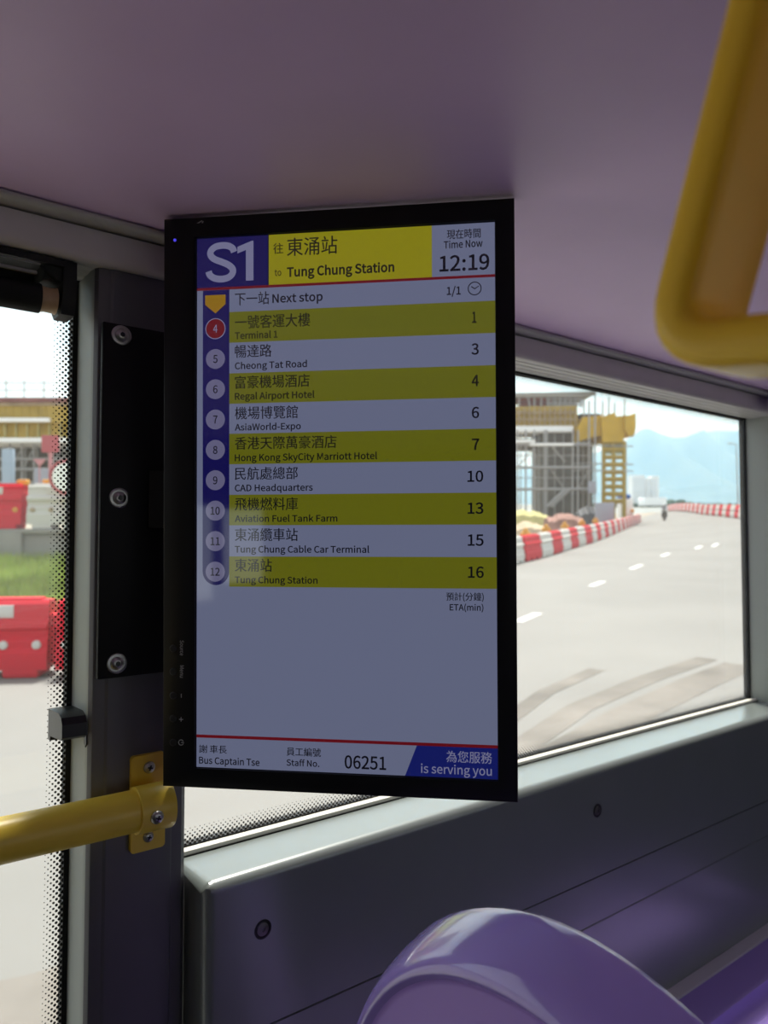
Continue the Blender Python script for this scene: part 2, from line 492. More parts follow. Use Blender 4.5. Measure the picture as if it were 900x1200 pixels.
struct(MB().box((-1.04, 0.786, -1.25), (-0.945, 0.87, 0.2868), 0.006).build('wall_pillar_door', 'pillar'))
struct(MB().box((X0, 0.80, -0.97), (-1.03, 0.87, -0.36)).build('wall_window_side_front', 'panel'))
struct(MB().box((3.19, 0.786, -0.372), (X1, 0.87, 0.2868)).build('wall_window_side_rear', 'panel'))
# opposite side and ends
ow = MB()
ow.box((X0, YR - 0.05, -1.25), (X1, YR, -0.36)).box((X0, YR - 0.05, 0.22), (X1, YR, 0.36))
for xa, xb in ((X0, -0.4), (0.4, 0.6), (1.9, 2.0), (3.2, X1)): ow.box((xa, YR - 0.05, -0.36), (xb, YR, 0.22))
struct(ow.build('wall_aisle_side', 'darkwall', smooth=False))
og = MB()
for xa, xb in ((-0.4, 0.4), (0.6, 1.9), (2.0, 3.2)): og.box((xa, YR - 0.03, -0.36), (xb, YR - 0.025, 0.22))
struct(og.build('window_5', 'glass', smooth=False))
struct(MB().box((X1, YR - 0.05, -1.30), (X1 + 0.05, 0.87, 0.40)).build('wall_rear', 'darkwall'))
fw_ = MB()
ye = [0.87, -0.40, -0.52, -0.56, -0.80, -1.53, -1.57, YR - 0.05]
for k in range(7):
    if k in (1, 3, 5): continue
    fw_.box((X0 - 0.05, ye[k + 1], -1.30), (X0, ye[k], 0.40))
for k, z0, z1 in ((1, -0.42, 0.05), (3, -0.34, 0.03), (5, -2, -2)):
    if z0 > -2: fw_.box((X0 - 0.05, ye[k + 1], -1.30), (X0, ye[k], z0)).box((X0 - 0.05, ye[k + 1], z1), (X0, ye[k], 0.40))
    else: fw_.box((X0 - 0.05, ye[k + 1], -1.30), (X0, ye[k], 0.40))
struct(fw_.build('wall_front', 'darkwall', smooth=False))
struct(MB().box((X0 - 0.03, -0.80, -0.42), (X0 - 0.025, -0.40, 0.05)).build('added_window', 'glass', smooth=False))  # added unseen window, placed for its bright reflection in the screen
# ================================================================== THINGS IN THE BUS
# --- route display
MON = M4.Translation((0.4101, 0.5956, 0.0407)) @ M4.Rotation(-0.7947, 4, 'Z') @ M4.Rotation(0.023, 4, 'X')
mon = thing('route_display', 'tall black portrait screen listing the bus stops, in front of the window pillar', 'screen', mtx=MON)
mm = 0.001
def frame_loft(mb, rings, mi=0):      # rings: (x0,x1,z0,z1,y)
    mb.loft([[(a, y, c), (b, y, c), (b, y, d), (a, y, d)] for a, b, c, d, y in rings], cap=False, mi=mi)
bz = MB()
ox0, ox1, oz0, oz1 = -0.1817, 0.1672, -0.2841, 0.2850
ix0, ix1, iz0, iz1 = -0.1491, 0.1491, -0.2652, 0.2652
e = 0.0015
frame_loft(bz, [(ix0, ix1, iz0, iz1, 0.0015), (ix0, ix1, iz0, iz1, -0.002), (ix0 - 0.002, ix1 + 0.002, iz0 - 0.002, iz1 + 0.002, -0.0032), (ox0 + e, ox1 - e, oz0 + e, oz1 - e, -0.0032), (ox0 + 0.0004, ox1 - 0.0004, oz0 + 0.0004, oz1 - 0.0004, -0.0026), (ox0, ox1, oz0, oz1, -0.0012), (ox0, ox1, oz0, oz1, 0.014), (ox0 + 0.004, ox1 - 0.004, oz0 + 0.004, oz1 - 0.004, 0.019)])
bz.build('bezel', 'bezel', mon, local=True, ang=50)
bk = MB()
frame_loft(bk, [(ox0 + 0.003, ox1 - 0.003, oz0 + 0.003, oz1 - 0.003, 0.018), (ox0 + 0.03, ox1 - 0.03, oz0 + 0.05, oz1 - 0.05, 0.024), (ox0 + 0.035, ox1 - 0.035, oz0 + 0.06, oz1 - 0.06, 0.034)])
bk.face([(ox0 + 0.035, 0.034, oz0 + 0.06), (ox1 - 0.035, 0.034, oz0 + 0.06), (ox1 - 0.035, 0.034, oz1 - 0.06), (ox0 + 0.035, 0.034, oz1 - 0.06)])
bk.build('rear_cover', 'black', mon, local=True)
# screen picture: one mesh, colour fields stacked a few microns apart
sm = MB()
LY = [0.0]
def rect(x0, x1, z0, z1, mi, lay):
    y = 0.0012 - lay * 0.00012
    sm.face([(x0 * mm, y, z0 * mm), (x1 * mm, y, z0 * mm), (x1 * mm, y, z1 * mm), (x0 * mm, y, z1 * mm)], mi)
def poly(P, mi, lay):
    y = 0.0012 - lay * 0.00012
    sm.face([(x * mm, y, z * mm) for x, z in P], mi)
def disc(x, z, rr, mi, lay, n=28, r1=None):
    poly([(x + rr * math.cos(2 * PI * k / n), z + rr * math.sin(2 * PI * k / n)) for k in range(n)], mi, lay)
def text(s, x0, zb, x1, h, mi, bold=0.0, lay=6):
    add_text(sm, s, x0 * mm, zb * mm, None if x1 is None else x1 * mm, 0.0012 - lay * 0.00012, mi, h * mm if h else None, bold)
sm.box((-0.1491, 0.0014, -0.2652), (0.1491, 0.006, 0.2652), mi=BLK)
rect(-149.1, 149.1, -265.2, 265.2, BLK, 0)
rect(-148, 148.7, -264.6, 264.4, WHITE, 1)
rect(-148, -74.4, 213, 264.4, NAVY, 2)
rect(-74.4, -73.6, 213, 264.4, BLK, 3)
rect(-73.6, 88.6, 213, 264.4, HYEL, 2)
rect(-148, 148.7, 211.7, 214.3, RED, 4)
rows = [189.0, 158.2, 127.4, 97.0, 67.0, 36.5, 6.1, -24.3, -55.2, -85.2]
for k in range(0, 9, 2): rect(-114.3, 148.7, rows[k + 1], rows[k], YEL, 2)
poly([(-141.9, 211.7), (-114.3, 211.7)] + [(-128.1 + 13.8 * math.cos(t), -70 - 13.8 * math.sin(t)) for t in [PI * k / 16 for k in range(17)]], NAVY, 2)
poly([(-139.5, 206.8), (-118.2, 206.8), (-118.2, 197.2), (-128.8, 188.2), (-139.5, 197.2)], GOLD, 3)
for k in range(9):
    z = 172.8 - k * 30.4
    disc(-128.7, z, 10.6 if k == 0 else 10.0, LILAC if k == 0 else DISC, 3)
    if k == 0: disc(-128.7, z, 9.7, RED, 4)
    s = str(4 + k); wd = 4.6 if len(s) == 1 else 9.6
    text(s, -128.7 - wd / 2, z - 3.9, -128.7 + wd / 2, 7.8, LILAC if k == 0 else BLK, 0.004)
T = [('往', -68.9, 245.0, -58.9, 10.6, BLK, 0), ('東涌站', -55.0, 242.0, -4.3, 17.9, BLK, 0), ('to', -67.5, 223.0, -60.7, 6.3, BLK, 0.004),
     ('Tung Chung Station', -55.0, 221.6, 52.1, 10.0, BLK, 0.010), ('現在時間', 103.1, 250.0, 135.2, 9.2, BLK, 0), ('Time Now', 100.1, 241.4, 137.2, 7.3, BLK, 0), ('12:19', 95.9, 219.4, 143.5, 15.1, BLK, 0),
     ('下一站', -108.4, 195.2, -73.3, 12.8, BLK, 0), ('Next stop', -69.8, 196.3, -18.9, 8.5, BLK, 0), ('1/1', 102.8, 196.4, 116.2, 8.2, BLK, 0),
     ('一號客運大樓', -108.4, 171.6, -31.8, 13.4, BLK, 0), ('Terminal 1', -108.4, 161.6, -64.6, 7.3, BLK, 0), ('暢達路', -108.4, 142.6, -70.7, 12.8, BLK, 0), ('Cheong Tat Road', -108.4, 131.4, -34.8, 7.1, BLK, 0),
     ('富豪機場酒店', -108.4, 111.8, -32.3, 12.8, BLK, 0), ('Regal Airport Hotel', -108.4, 100.9, -27.3, 7.2, BLK, 0), ('機場博覽館', -108.4, 81.0, -44.2, 12.8, BLK, 0), ('AsiaWorld-Expo', -108.4, 70.2, -41.0, 6.9, BLK, 0),
     ('香港天際萬豪酒店', -108.4, 51.0, -5.5, 12.7, BLK, 0), ('Hong Kong SkyCity Marriott Hotel', -108.4, 39.6, 34.8, 7.2, BLK, 0), ('民航處總部', -108.4, 20.8, -44.3, 12.7, BLK, 0), ('CAD Headquarters', -108.4, 9.6, -29.1, 7.0, BLK, 0),
     ('飛機燃料庫', -108.4, -9.6, -44.3, 12.8, BLK, 0), ('Aviation Fuel Tank Farm', -108.4, -20.8, -4.6, 6.9, BLK, 0), ('東涌纜車站', -108.4, -39.9, -44.3, 12.7, BLK, 0), ('Tung Chung Cable Car Terminal', -108.4, -51.2, 26.8, 7.0, BLK, 0),
     ('東涌站', -108.4, -70.2, -70.6, 12.7, BLK, 0), ('Tung Chung Station', -108.4, -81.4, -24.5, 6.9, BLK, 0),
     ('預計(分鐘)', 100.8, -97.6, 136.2, 8.8, BLK, 0), ('ETA(min)', 104.2, -105.9, 136.1, 6.6, BLK, 0.006), ('謝', -145.2, -250.3, -136.6, 8.0, BLK, 0), ('車長', -134.0, -250.3, -116.6, 8.0, BLK, 0), ('Bus Captain Tse', -145.2, -260.9, -83.0, 7.0, BLK, 0),
     ('員工編號', -55.8, -249.8, -21.6, 8.3, BLK, 0), ('Staff No.', -55.8, -259.4, -23.0, 6.6, BLK, 0), ('06251', 2.0, -259.6, 42.6, 12.6, BLK, 0),
     ('為您服務', 100.1, -250.0, 143.2, 11.0, LILAC, 0), ('is serving you', 76.1, -261.0, 143.1, 8.9, LILAC, 0.004)]
for k, (n, z) in enumerate(zip(('1', '3', '4', '6', '7', '10', '13', '15', '16'), [168.6 - 30.4 * i for i in range(9)])):
    wd = (4.2 if n == '1' else 7.0) if len(n) == 1 else 15.0
    x1 = 133.0 if len(n) == 1 and n != '1' else (131.0 if n == '1' else 136.6)
    T.append((n, x1 - wd, z, x1, 10.6, BLK, 0))
poly([(72.4, -235.0), (148.7, -233.0), (148.7, -264.6), (60.8, -264.6)], BLUE, 2)
rect(-148, 148.7, -235.4, -232.4, RED, 4)
for q in T:
    if any(ord(c) > 0x2000 for c in q[0]):
        text(*q[:6]); text(q[0], q[1] + 0.22, q[2], q[3] + 0.22, *q[4:6], 0, 7)
    else: text(*q[:6], q[6] or 0.006)
# the big route number: a stroked S and a 1
def cr(P, n=6):
    out = []
    for i in range(len(P) - 1):
        p0, p1, p2, p3 = V(P[max(i - 1, 0)]), V(P[i]), V(P[i + 1]), V(P[min(i + 2, len(P) - 1)])
        for k in range(n):
            t = k / n
            out.append(0.5 * ((2 * p1) + (p2 - p0) * t + (2 * p0 - 5 * p1 + 4 * p2 - p3) * t * t + (3 * p1 - p0 - 3 * p2 + p3) * t ** 3))
    return out + [V(P[-1])]
SP = cr([(13.2, 9.6), (11.4, 13.6), (6.6, 16.2), (0, 16.9), (-6.8, 15.6), (-11.0, 11.8), (-11.2, 7.6), (-7.4, 3.6), (0, 0.4), (7.2, -3.0), (11.6, -7.4), (11.2, -12.2), (6.8, -15.8), (0, -17.0), (-7.0, -15.8), (-11.8, -12.6), (-13.4, -8.6)])
for i in range(len(SP) - 1):
    def off(j):
        d = (SP[min(j + 1, len(SP) - 1)] - SP[max(j - 1, 0)]).normalized(); return V((-d.y, d.x)) * 3.35
    q = [SP[i] + off(i), SP[i + 1] + off(i + 1), SP[i + 1] - off(i + 1), SP[i] - off(i)]
    poly([(-122.4 + p.x, 239.4 + p.y) for p in q], LILAC, 6)
poly([(-97.0, 219.6), (-89.2, 219.6), (-89.2, 259.4), (-91.0, 259.4), (-105.8, 254.0), (-105.8, 247.4), (-97.0, 250.4)], LILAC, 6)
# clock symbol
cx, cz = 129.4, 201.4
n = 28
for k in range(n):
    a0, a1 = 2 * PI * k / n, 2 * PI * (k + 1) / n
    poly([(cx + 6.6 * math.cos(a0), cz + 6.6 * math.sin(a0)), (cx + 6.6 * math.cos(a1), cz + 6.6 * math.sin(a1)), (cx + 5.7 * math.cos(a1), cz + 5.7 * math.sin(a1)), (cx + 5.7 * math.cos(a0), cz + 5.7 * math.sin(a0))], BLK, 6)
poly([(cx - 3.4, cz + 1.6), (cx - 3.0, cz + 2.4), (cx + 0.1, cz + 0.2), (cx, cz - 0.8)], BLK, 6)
poly([(cx, cz - 0.8), (cx + 0.1, cz + 0.2), (cx + 3.8, cz + 2.6), (cx + 4.1, cz + 1.9)], BLK, 6)
bmesh.ops.recalc_face_normals(sm.b, faces=sm.b.faces[:])
so = sm.build('screen', SC, mon, local=True, smooth=False)
so['label'] = 'lit screen with yellow and pale stop rows'
for x, z, s in [(-170.8, -147.0, 'Source'), (-170.8, -169.9, 'Menu'), (-170.7, -193.6, '-'), (-170.7, -216.4, '+'), (-170.6, -240.1, 'o')]:
    b = MB(); b.lathe((x * mm, -0.0030, z * mm), (0, -1, 0), [(0.0036, 0), (0.0036, 0.0005), (0.0030, 0.0010), (0.0001, 0.0010)], 20)
    b.build('button', 'black', mon, local=True)
lg = MB()
R90 = M4.Rotation(PI / 2, 4, 'Y')
def rot_text(s, x, z, ln, h):
    m = M4.Translation((x * mm, -0.00335, z * mm)) @ R90
    add_text(lg, s, -ln / 2 * mm, -h / 2 * mm, ln / 2 * mm, 0.0, 0, h * mm, 0.0, m)
rot_text('Source', -161.6, -146.2, 15.0, 4.0)
rot_text('Menu', -161.6, -169.6, 12.0, 4.0)
lg.box((-0.1626, -0.0034, -0.1955), (-0.1618, -0.0032, -0.1915))
lg.box((-0.1644, -0.0034, -0.2173), (-0.1602, -0.0032, -0.2166)).box((-0.1627, -0.0034, -0.2191), (-0.1620, -0.0032, -0.2148))
pr = [(0.0026 * math.cos(t) - 0.1623, -0.0033, 0.0026 * math.sin(t) - 0.2398) for t in [PI * (0.15 + 1.7 * k / 14) for k in range(15)]]
lg.path(pr, 0.0004, 5).box((-0.1621, -0.0035, -0.2402), (-0.1593, -0.0032, -0.2395))
lo = lg.build('button_legend', 'legend', mon, local=True, smooth=False); lo['label'] = 'small grey button legends'
MB().lathe((-0.1698, -0.0030, 0.2629), (0, -1, 0), [(0.0016, 0), (0.0015, 0.0006), (0.0001, 0.0009)], 14).build('power_light', 'led', mon, local=True)
mk = MB()
mk.face([(-0.1470, -0.0034, 0.2785), (-0.1445, -0.0034, 0.2785), (-0.1405, -0.0034, 0.2806), (-0.1415, -0.0034, 0.2812)])
mk.face([(-0.1418, -0.0034, 0.2785), (-0.1402, -0.0034, 0.2785), (-0.1394, -0.0034, 0.2806), (-0.1407, -0.0034, 0.2800)])
mk.build('silver_mark', 'legend', mon, local=True, smooth=False)

# --- mounting plate with arm
pl = thing('mounting_plate', 'black rectangular plate bolted to the grey pillar beside the screen', 'plate', (0.2835, 0.7845, -0.14))
MB().box((0.2352, 0.7775, -0.1400), (0.3300, 0.7843, 0.2285), 0.0022).build('plate', 'plate', pl)
for zz in (0.2163, 0.0456, -0.125):
    b = MB()
    b.lathe((0.2546, 0.7776, zz), (0, -1, 0), [(0.0104, 0), (0.0104, 0.0012), (0.0098, 0.0016), (0.0082, 0.0016), (0.0080, 0.0010), (0.0064, 0.0010)], 30, 0)
    b.lathe((0.2546, 0.7766, zz), (0, -1, 0), [(0.0068, 0), (0.0066, 0.0014), (0.0050, 0.0030), (0.0028, 0.0036)], 26, 0)
    bo = b.build('bolt', 'steel', pl); bo['label'] = 'zinc dome bolt with washer'
    MB().lathe((0.2546, 0.7729, zz), (0, -1, 0), [(0.0028, 0), (0.0027, 0.0002), (0.0001, 0.0002)], 6).build('hex_socket', 'black', bo)
ar = MB()
A = V((0.292, 0.778, 0.045)); B = MON @ V((0.0, 0.036, 0.0))
dirn = (B - A).normalized()
side = dirn.cross(V((0, 0, 1))).normalized()
def brick(p, q, hw, hh):
    d = (q - p).normalized(); sd = d.cross(V((0, 0, 1))).normalized(); z = V((0, 0, 1))
    ar.loft([[c - sd * hw - z * hh, c + sd * hw - z * hh, c + sd * hw + z * hh, c - sd * hw + z * hh] for c in (p, q)])
brick(A, B - dirn * 0.01, 0.012, 0.03)
NB = (MON.to_3x3() @ V((0, 1, 0)))
brick(B + NB * 0.012, B - NB * 0.0015, 0.05, 0.05)
ar.build('arm', 'plate', pl)

# --- yellow grab rail on the pillar
YT, ZT, RR = 0.7490, -0.2690, 0.0204
rail = thing('grab_rail', 'yellow horizontal grab rail crossing the left window to the pillar', 'rail', (0.29, 0.784, ZT))
MB().tube((-0.96, YT, ZT), (0.2790, YT, ZT), RR, 40).build('tube', 'yellow', rail)
cl = MB()
cl.lathe((0.2650, YT, ZT), (1, 0, 0), [(RR, 0), (RR + 0.0022, 0), (RR + 0.0027, 0.0006), (RR + 0.0027, 0.0350), (RR + 0.0024, 0.0356), (RR - 0.0004, 0.0354), (RR - 0.001, 0.030), (0.0001, 0.030)], 48)
cl.build('collar', 'yellow', rail)
bp = MB()
q = []
for cx_, cz_, a0 in ((0.3045, -0.2280, 0), (0.2758, -0.2280, 90), (0.2758, -0.3195, 180), (0.3045, -0.3195, 270)):
    for j in range(7):
        t = math.radians(a0 + 15 * j); q.append((cx_ + 0.004 * math.cos(t), cz_ + 0.004 * math.sin(t)))
bp.prism(q, 'y', 0.7785, 0.7843)
bp.box((0.2760, 0.766, -0.282), (0.2960, 0.7800, -0.256), 0.002)
bp.build('base_plate', 'yellow', rail)
def screw(x, y, z, ax, rr, name, par):
    b = MB(); ax = V(ax).normalized(); c = V((x, y, z))
    b.lathe(c, ax, [(rr, 0), (rr * 0.98, rr * 0.22), (rr * 0.75, rr * 0.50), (rr * 0.42, rr * 0.62), (0.0001, rr * 0.62)], 24, 0)
    u = ax.cross(V((0.3, 0, 1))).normalized(); v = ax.cross(u)
    for p, q in ((u, v), (v, u)):
        m = c + ax * (rr * 0.63)
        b.face([m + p * rr * 0.45 + q * rr * 0.13, m - p * rr * 0.45 + q * rr * 0.13, m - p * rr * 0.45 - q * rr * 0.13, m + p * rr * 0.45 - q * rr * 0.13], 1)
    return b.build(name, [MAT['steel'], MAT['black']], par)
screw(0.2905, 0.7786, -0.2375, (0, -1, 0), 0.0062, 'screw', rail)['label'] = 'upper cross-head steel screw'
screw(0.2905, 0.7786, -0.3095, (0, -1, 0), 0.0056, 'screw', rail)['label'] = 'lower cross-head steel screw'
aa = V((0, -0.985, -0.12)).normalized()
pc = V((0.2795, YT, ZT)) + aa * (RR + 0.0026)
screw(pc.x, pc.y, pc.z, aa, 0.0066, 'screw', rail)['label'] = 'round steel screw on the collar'

# --- window catch
ck = thing('blind_catch', 'small black plastic hook catch at the left edge of the grey pillar', 'catch', (0.222, 0.80, -0.2))
c = MB()
c.prism([(0.846, -0.2085), (0.846, -0.1765), (0.806, -0.1745), (0.796, -0.1775), (0.792, -0.184), (0.792, -0.197), (0.797, -0.200), (0.836, -0.2035), (0.838, -0.2085)], 'x', 0.206, 0.2298)
c.build('hook', 'black', ck, ang=25)
MB().prism([(0.805, -0.1790), (0.7935, -0.184), (0.7925, -0.207), (0.7965, -0.2105), (0.8005, -0.207), (0.8005, -0.190)], 'x', 0.2296, 0.2345).build('tab', 'black', ck, ang=25)

# --- roller blind at the top of the left window
bl = thing('roller_blind', 'black rolled-up roller blind at the top of the left window', 'blind', (-0.1, 0.82, 0.28))
XE = 0.2115
cs = MB()
cs.prism([(0.784, 0.2855), (0.843, 0.2855), (0.843, 0.2660), (0.838, 0.2660), (0.838, 0.281), (0.790, 0.281), (0.790, 0.2785), (0.784, 0.2785)], 'x', -0.93, XE - 0.012)
cs.build('cassette', 'blackmatt', bl, ang=20)
lp = MB()  # grey strips stand for the highlight lines on the black blind
lp.tube((-0.93, 0.7845, 0.2760), (0.176, 0.7845, 0.2760), 0.0010, 8)
lp.box((-0.93, 0.786, 0.2660), (0.174, 0.790, 0.2695), 0.0012)
lp.build('highlight_strip', 'hilite', bl)
MB().tube((-0.93, 0.8060, 0.2480), (0.1805, 0.8060, 0.2480), 0.0150, 32).build('fabric_roll', 'fabric', bl)
MB().lathe((0.1795, 0.8060, 0.2480), (1, 0, 0), [(0.0001, 0), (0.0128, 0), (0.0136, 0.0015), (0.0126, 0.006), (0.0130, 0.0150), (0.0138, 0.0165), (0.0001, 0.0165)], 30).build('bushing', 'brass', bl)
eb = MB()
eb.prism([(0.786, 0.2855), (0.843, 0.2855), (0.843, 0.252), (0.822, 0.2325), (0.794, 0.2325), (0.790, 0.24), (0.786, 0.262)], 'x', 0.1985, XE)
eb.prism([(0.789, 0.2853), (0.835, 0.2853), (0.830, 0.262), (0.792, 0.266)], 'x', 0.181, 0.1985)
eb.tube((0.194, 0.806, 0.248), (0.1995, 0.806, 0.248), 0.0085, 20)
eb.tube((0.177, 0.789, 0.2765), (0.192, 0.789, 0.266), 0.0016, 8)
eb.build('end_bracket', 'blackmatt', bl, ang=25)

# --- hanging yellow handle in the foreground
P0 = FW * 0.262 + RT * ((808 - 450) / F * 0.262) + UP * ((600 - 414) / F * 0.262)
ang_h = math.radians(54)
HFh = V((FW.x, FW.y, 0)).normalized()
dv = (RT * math.cos(ang_h) - HFh * math.sin(ang_h)).normalized()
nv = dv.cross(V((0, 0, 1))).normalized()
HM = M4((dv, nv, V((0, 0, 1)))).transposed().to_4x4()
TILT = M4.Rotation(math.radians(8), 4, 'Y')
HM = HM @ TILT
HM.translation = P0
hd = thing('strap_hanger', 'large blurred yellow hanging grab handle close by at the top right', 'handle', mtx=HM)
loop = []
BW, HH, TW = 0.125, 0.150, 0.074      # bottom width, height, top width
corners = [((0, 0), 0.020), ((BW, 0), 0.020), (((BW + TW) / 2, HH), 0.018), (((BW - TW) / 2, HH), 0.018)]
n = len(corners)
for i in range(n):
    p, rr = V(corners[i][0]), corners[i][1]
    a = (V(corners[i - 1][0]) - p).normalized(); b = (V(corners[(i + 1) % n][0]) - p).normalized()
    s0, s1 = p + a * rr, p + b * rr
    for k in range(9):
        t = k / 8
        loop.append((s0 * (1 - t) ** 2 + p * 2 * t * (1 - t) + s1 * t ** 2))
def rrect(hw, hh, rr, k=4):
    out = []
    for cx_, cy_, a0 in ((hw - rr, hh - rr, 0), (-hw + rr, hh - rr, 90), (-hw + rr, -hh + rr, 180), (hw - rr, -hh + rr, 270)):
        for j in range(k + 1):
            t = math.radians(a0 + 90 * j / k); out.append((cx_ + rr * math.cos(t), cy_ + rr * math.sin(t)))
    return out
sec = rrect(0.0080, 0.0200, 0.0062)
hm = MB()
rings = []
m = len(loop)
for i, p in enumerate(loop):
    tg = (loop[(i + 1) % m] - loop[i - 1]).normalized()
    nn = V((tg.y, -tg.x))
    rings.append([(p.x + nn.x * u, v, p.y + nn.y * u) for u, v in sec])
hm.loft(rings, closed=True)
hm.build('grip', 'handle', hd, local=True, ang=60)
topz = 0.330 - P0.z
MB().box((BW / 2 - 0.014, -0.004, HH - 0.012), (BW / 2 + 0.014, 0.004, topz - 0.004), 0.002).build('strap', 'black', hd, local=True)
MB().box((BW / 2 - 0.022, -0.016, topz - 0.014), (BW / 2 + 0.022, 0.016, topz), 0.004).build('ceiling_bracket', 'black', hd, local=True)

# --- dark purple bracket at the right edge
bx = thing('rail_bracket', 'dark purple rounded bracket under the ceiling edge at the far right', 'bracket', (1.665, 0.70, 0.33))
MB().box((1.625, 0.690, 0.298), (1.70, 0.752, 0.3300), 0.012, seg=4).build('body', 'purpledk', bx)
MB().tube((1.665, 0.715, 0.301), (1.665, 0.715, 0.288), 0.014, 20).build('stub', 'purpledk', bx)

# --- seats
def seat(label, X, Y, zt, sgn, hidden=False):
    """bucket seat; sgn +1 faces +X (its shell is seen from behind)."""
    t = thing('passenger_seat', label, 'seat', (X, Y, -1.25), 'purple seats')
    HWID, HT = 0.275, 0.62
    zc = zt - HT / 2
    # outline: rounded top, straight sides
    def outl(k, n, q=1.0):
        th = 2 * PI * k / n
        c_, s_ = math.cos(th), math.sin(th)
        if s_ >= 0:
            ex = 2 / 1.95
            y = HWID * math.copysign(abs(c_) ** ex, c_); z = (HT / 2) * abs(s_) ** ex
        else:
            ex = 2 / 5.0
            y = HWID * 0.95 * math.copysign(abs(c_) ** ex, c_) + HWID * 0.05 * c_ ; z = -(HT / 2) * abs(s_) ** ex
        return V((0, y, z))
    n = 96
    prof = [(0.30, 0.000), (0.60, 0.001), (0.865, 0.003), (0.882, 0.0015), (0.893, -0.002), (0.906, -0.0040), (0.922, -0.002), (0.942, 0.006), (0.963, 0.018), (0.981, 0.033), (0.993, 0.046), (1.0, 0.054), (0.997, 0.060), (0.985, 0.061), (0.95, 0.048), (0.86, 0.035), (0.6, 0.030), (0.25, 0.030)]
    rings = []
    for q, d in prof:
        ring = []
        for k in range(n):
            p = outl(k, n)
            lean = -0.10 * (p.z * q + zc - zt) 
            ring.append((X + sgn * (d - 0.0 + (-(p.z * q - HT / 2)) * 0.13), Y + p.y * q, zc + p.z * q))
        rings.append(ring)
    s = MB(); s.loft(rings); bmesh.ops.recalc_face_normals(s.b, faces=s.b.faces[:])
    for f in s.b.faces:
        c = f.calc_center_median()
        if (c.x - X) * sgn < 0.075 and abs(c.y - Y) / HWID < 0.98 and math.hypot((c.y - Y) / HWID, (c.z - zc) / (HT / 2)) < 0.875 and f.normal.dot(V((1, 0, 0))) * sgn < 0: f.material_index = 1  # inner shell face: its reflection tone is painted as a redder purple
    s.build('backrest_shell', [MAT['purple'], MAT['purplepad_refl']], t, ang=60)
    # fabric pad on the sitting side
    pr2 = [(0.80, 0.040), (0.82, 0.055), (0.74, 0.066), (0.3, 0.066)]
    s = MB(); s.loft([[(X + sgn * (d + (-(outl(k, n).z * q - HT / 2)) * 0.13), Y + outl(k, n).y * q, zc + outl(k, n).z * q) for k in range(n)] for q, d in pr2])
    s.build('back_pad', 'purplepad_refl', t, ang=60)
    xs = X + sgn * (0.13 * HT)
    a, b = sorted((xs - sgn * 0.01, xs + sgn * 0.43))
    s = MB(); s.box((a, Y - 0.235, zt - HT - 0.035), (b, Y + 0.235, zt - HT + 0.02), 0.022, seg=4)
    s.build('seat_pan', 'purple', t)
    s = MB(); s.box((a + 0.03, Y - 0.20, zt - HT + 0.015), (b - 0.03, Y + 0.20, zt - HT + 0.045), 0.014, seg=3)
    s.build('cushion', 'purplepad_refl', t)
    s = MB(); s.box(((a + b) / 2 - 0.12, Y - 0.06, -1.25), ((a + b) / 2 + 0.12, Y + 0.06, zt - HT - 0.033), 0.01)
    s.build('pedestal', 'trim', t)
    return t
seat('glossy purple seat back with a raised rim in front of the dark side panel', 0.378, 0.340, -0.274, 1)

# --- ribbed purple seat base along the wall, lower right
sb = thing('seat_base', 'ribbed purple moulded base along the wall at the bottom right', 'seat base', (1.35, 0.55, -1.25))
pf = [(0.7222, -0.786), (0.7215, -0.7845), (0.664, -0.7845), (0.658, -0.7865), (0.652, -0.797), (0.646, -0.803), (0.640, -0.8055), (0.6255, -0.8055), (0.6235, -0.8015), (0.6215, -0.8005), (0.603, -0.8005), (0.601, -0.8015), (0.599, -0.8055)]
for yk in (0.575, 0.527, 0.479): pf += [(yk, -0.8055), (yk - 0.002, -0.8015), (yk - 0.004, -0.8005), (yk - 0.0225, -0.8005), (yk - 0.0245, -0.8015), (yk - 0.0265, -0.8055)]
pf += [(0.40, -0.8055), (0.39, -0.799), (0.385, -0.786), (0.33, -0.786), (0.32, -0.794), (0.32, -1.0), (0.7222, -1.0)]
MB().prism(pf, 'x', 1.08, 1.72).build('shell', 'purple', sb, ang=25)
MB().box((1.15, 0.36, -1.25), (1.65, 0.72, -0.998), 0.01).build('plinth', 'trim', sb)

# ================================================================== OUTSIDE
def xbuild(mb, name, m, parent=None, **k):
    """mesh authored in outside coordinates"""
    mb.xform(EXT)
    return mb.build(name, m, parent, **k)
def xthing(name, label, cat, a, b, c, group=None, rz=0.0):
    return thing(name, label, cat, group=group, mtx=ext_at(a, b, c, rz))

# road surface
g = MB()
aa_ = [-60, -30, -15, -8, -4, 0, 3, 5, 7, 9, 11, 13, 15, 17, 19, 21, 23, 25, 28, 31, 34, 38, 42, 46, 50, 56, 64, 80, 110]
bb_ = [-25, -10, 0, 5, 10, 15, 20, 24, 28, 32, 36, 40, 44, 48, 52, 57, 62, 67, 73, 80, 88, 97, 106, 115, 130, 150]
vv = [[g.b.verts.new((a, b, gh(a, b))) for a in aa_] for b in bb_]
for i in range(len(bb_) - 1):
    for j in range(len(aa_) - 1):
        f = g.b.faces.new((vv[i][j], vv[i][j + 1], vv[i + 1][j + 1], vv[i + 1][j]))
        ac = (aa_[j] + aa_[j + 1]) / 2; bc = (bb_[i] + bb_[i + 1]) / 2
        if ac < a_row(bc) - 2.5 and bc > 24 : f.material_index = 1
road = struct(xbuild(g, 'ground_road', [MAT['asphalt'], MAT['soil']], ang=80))
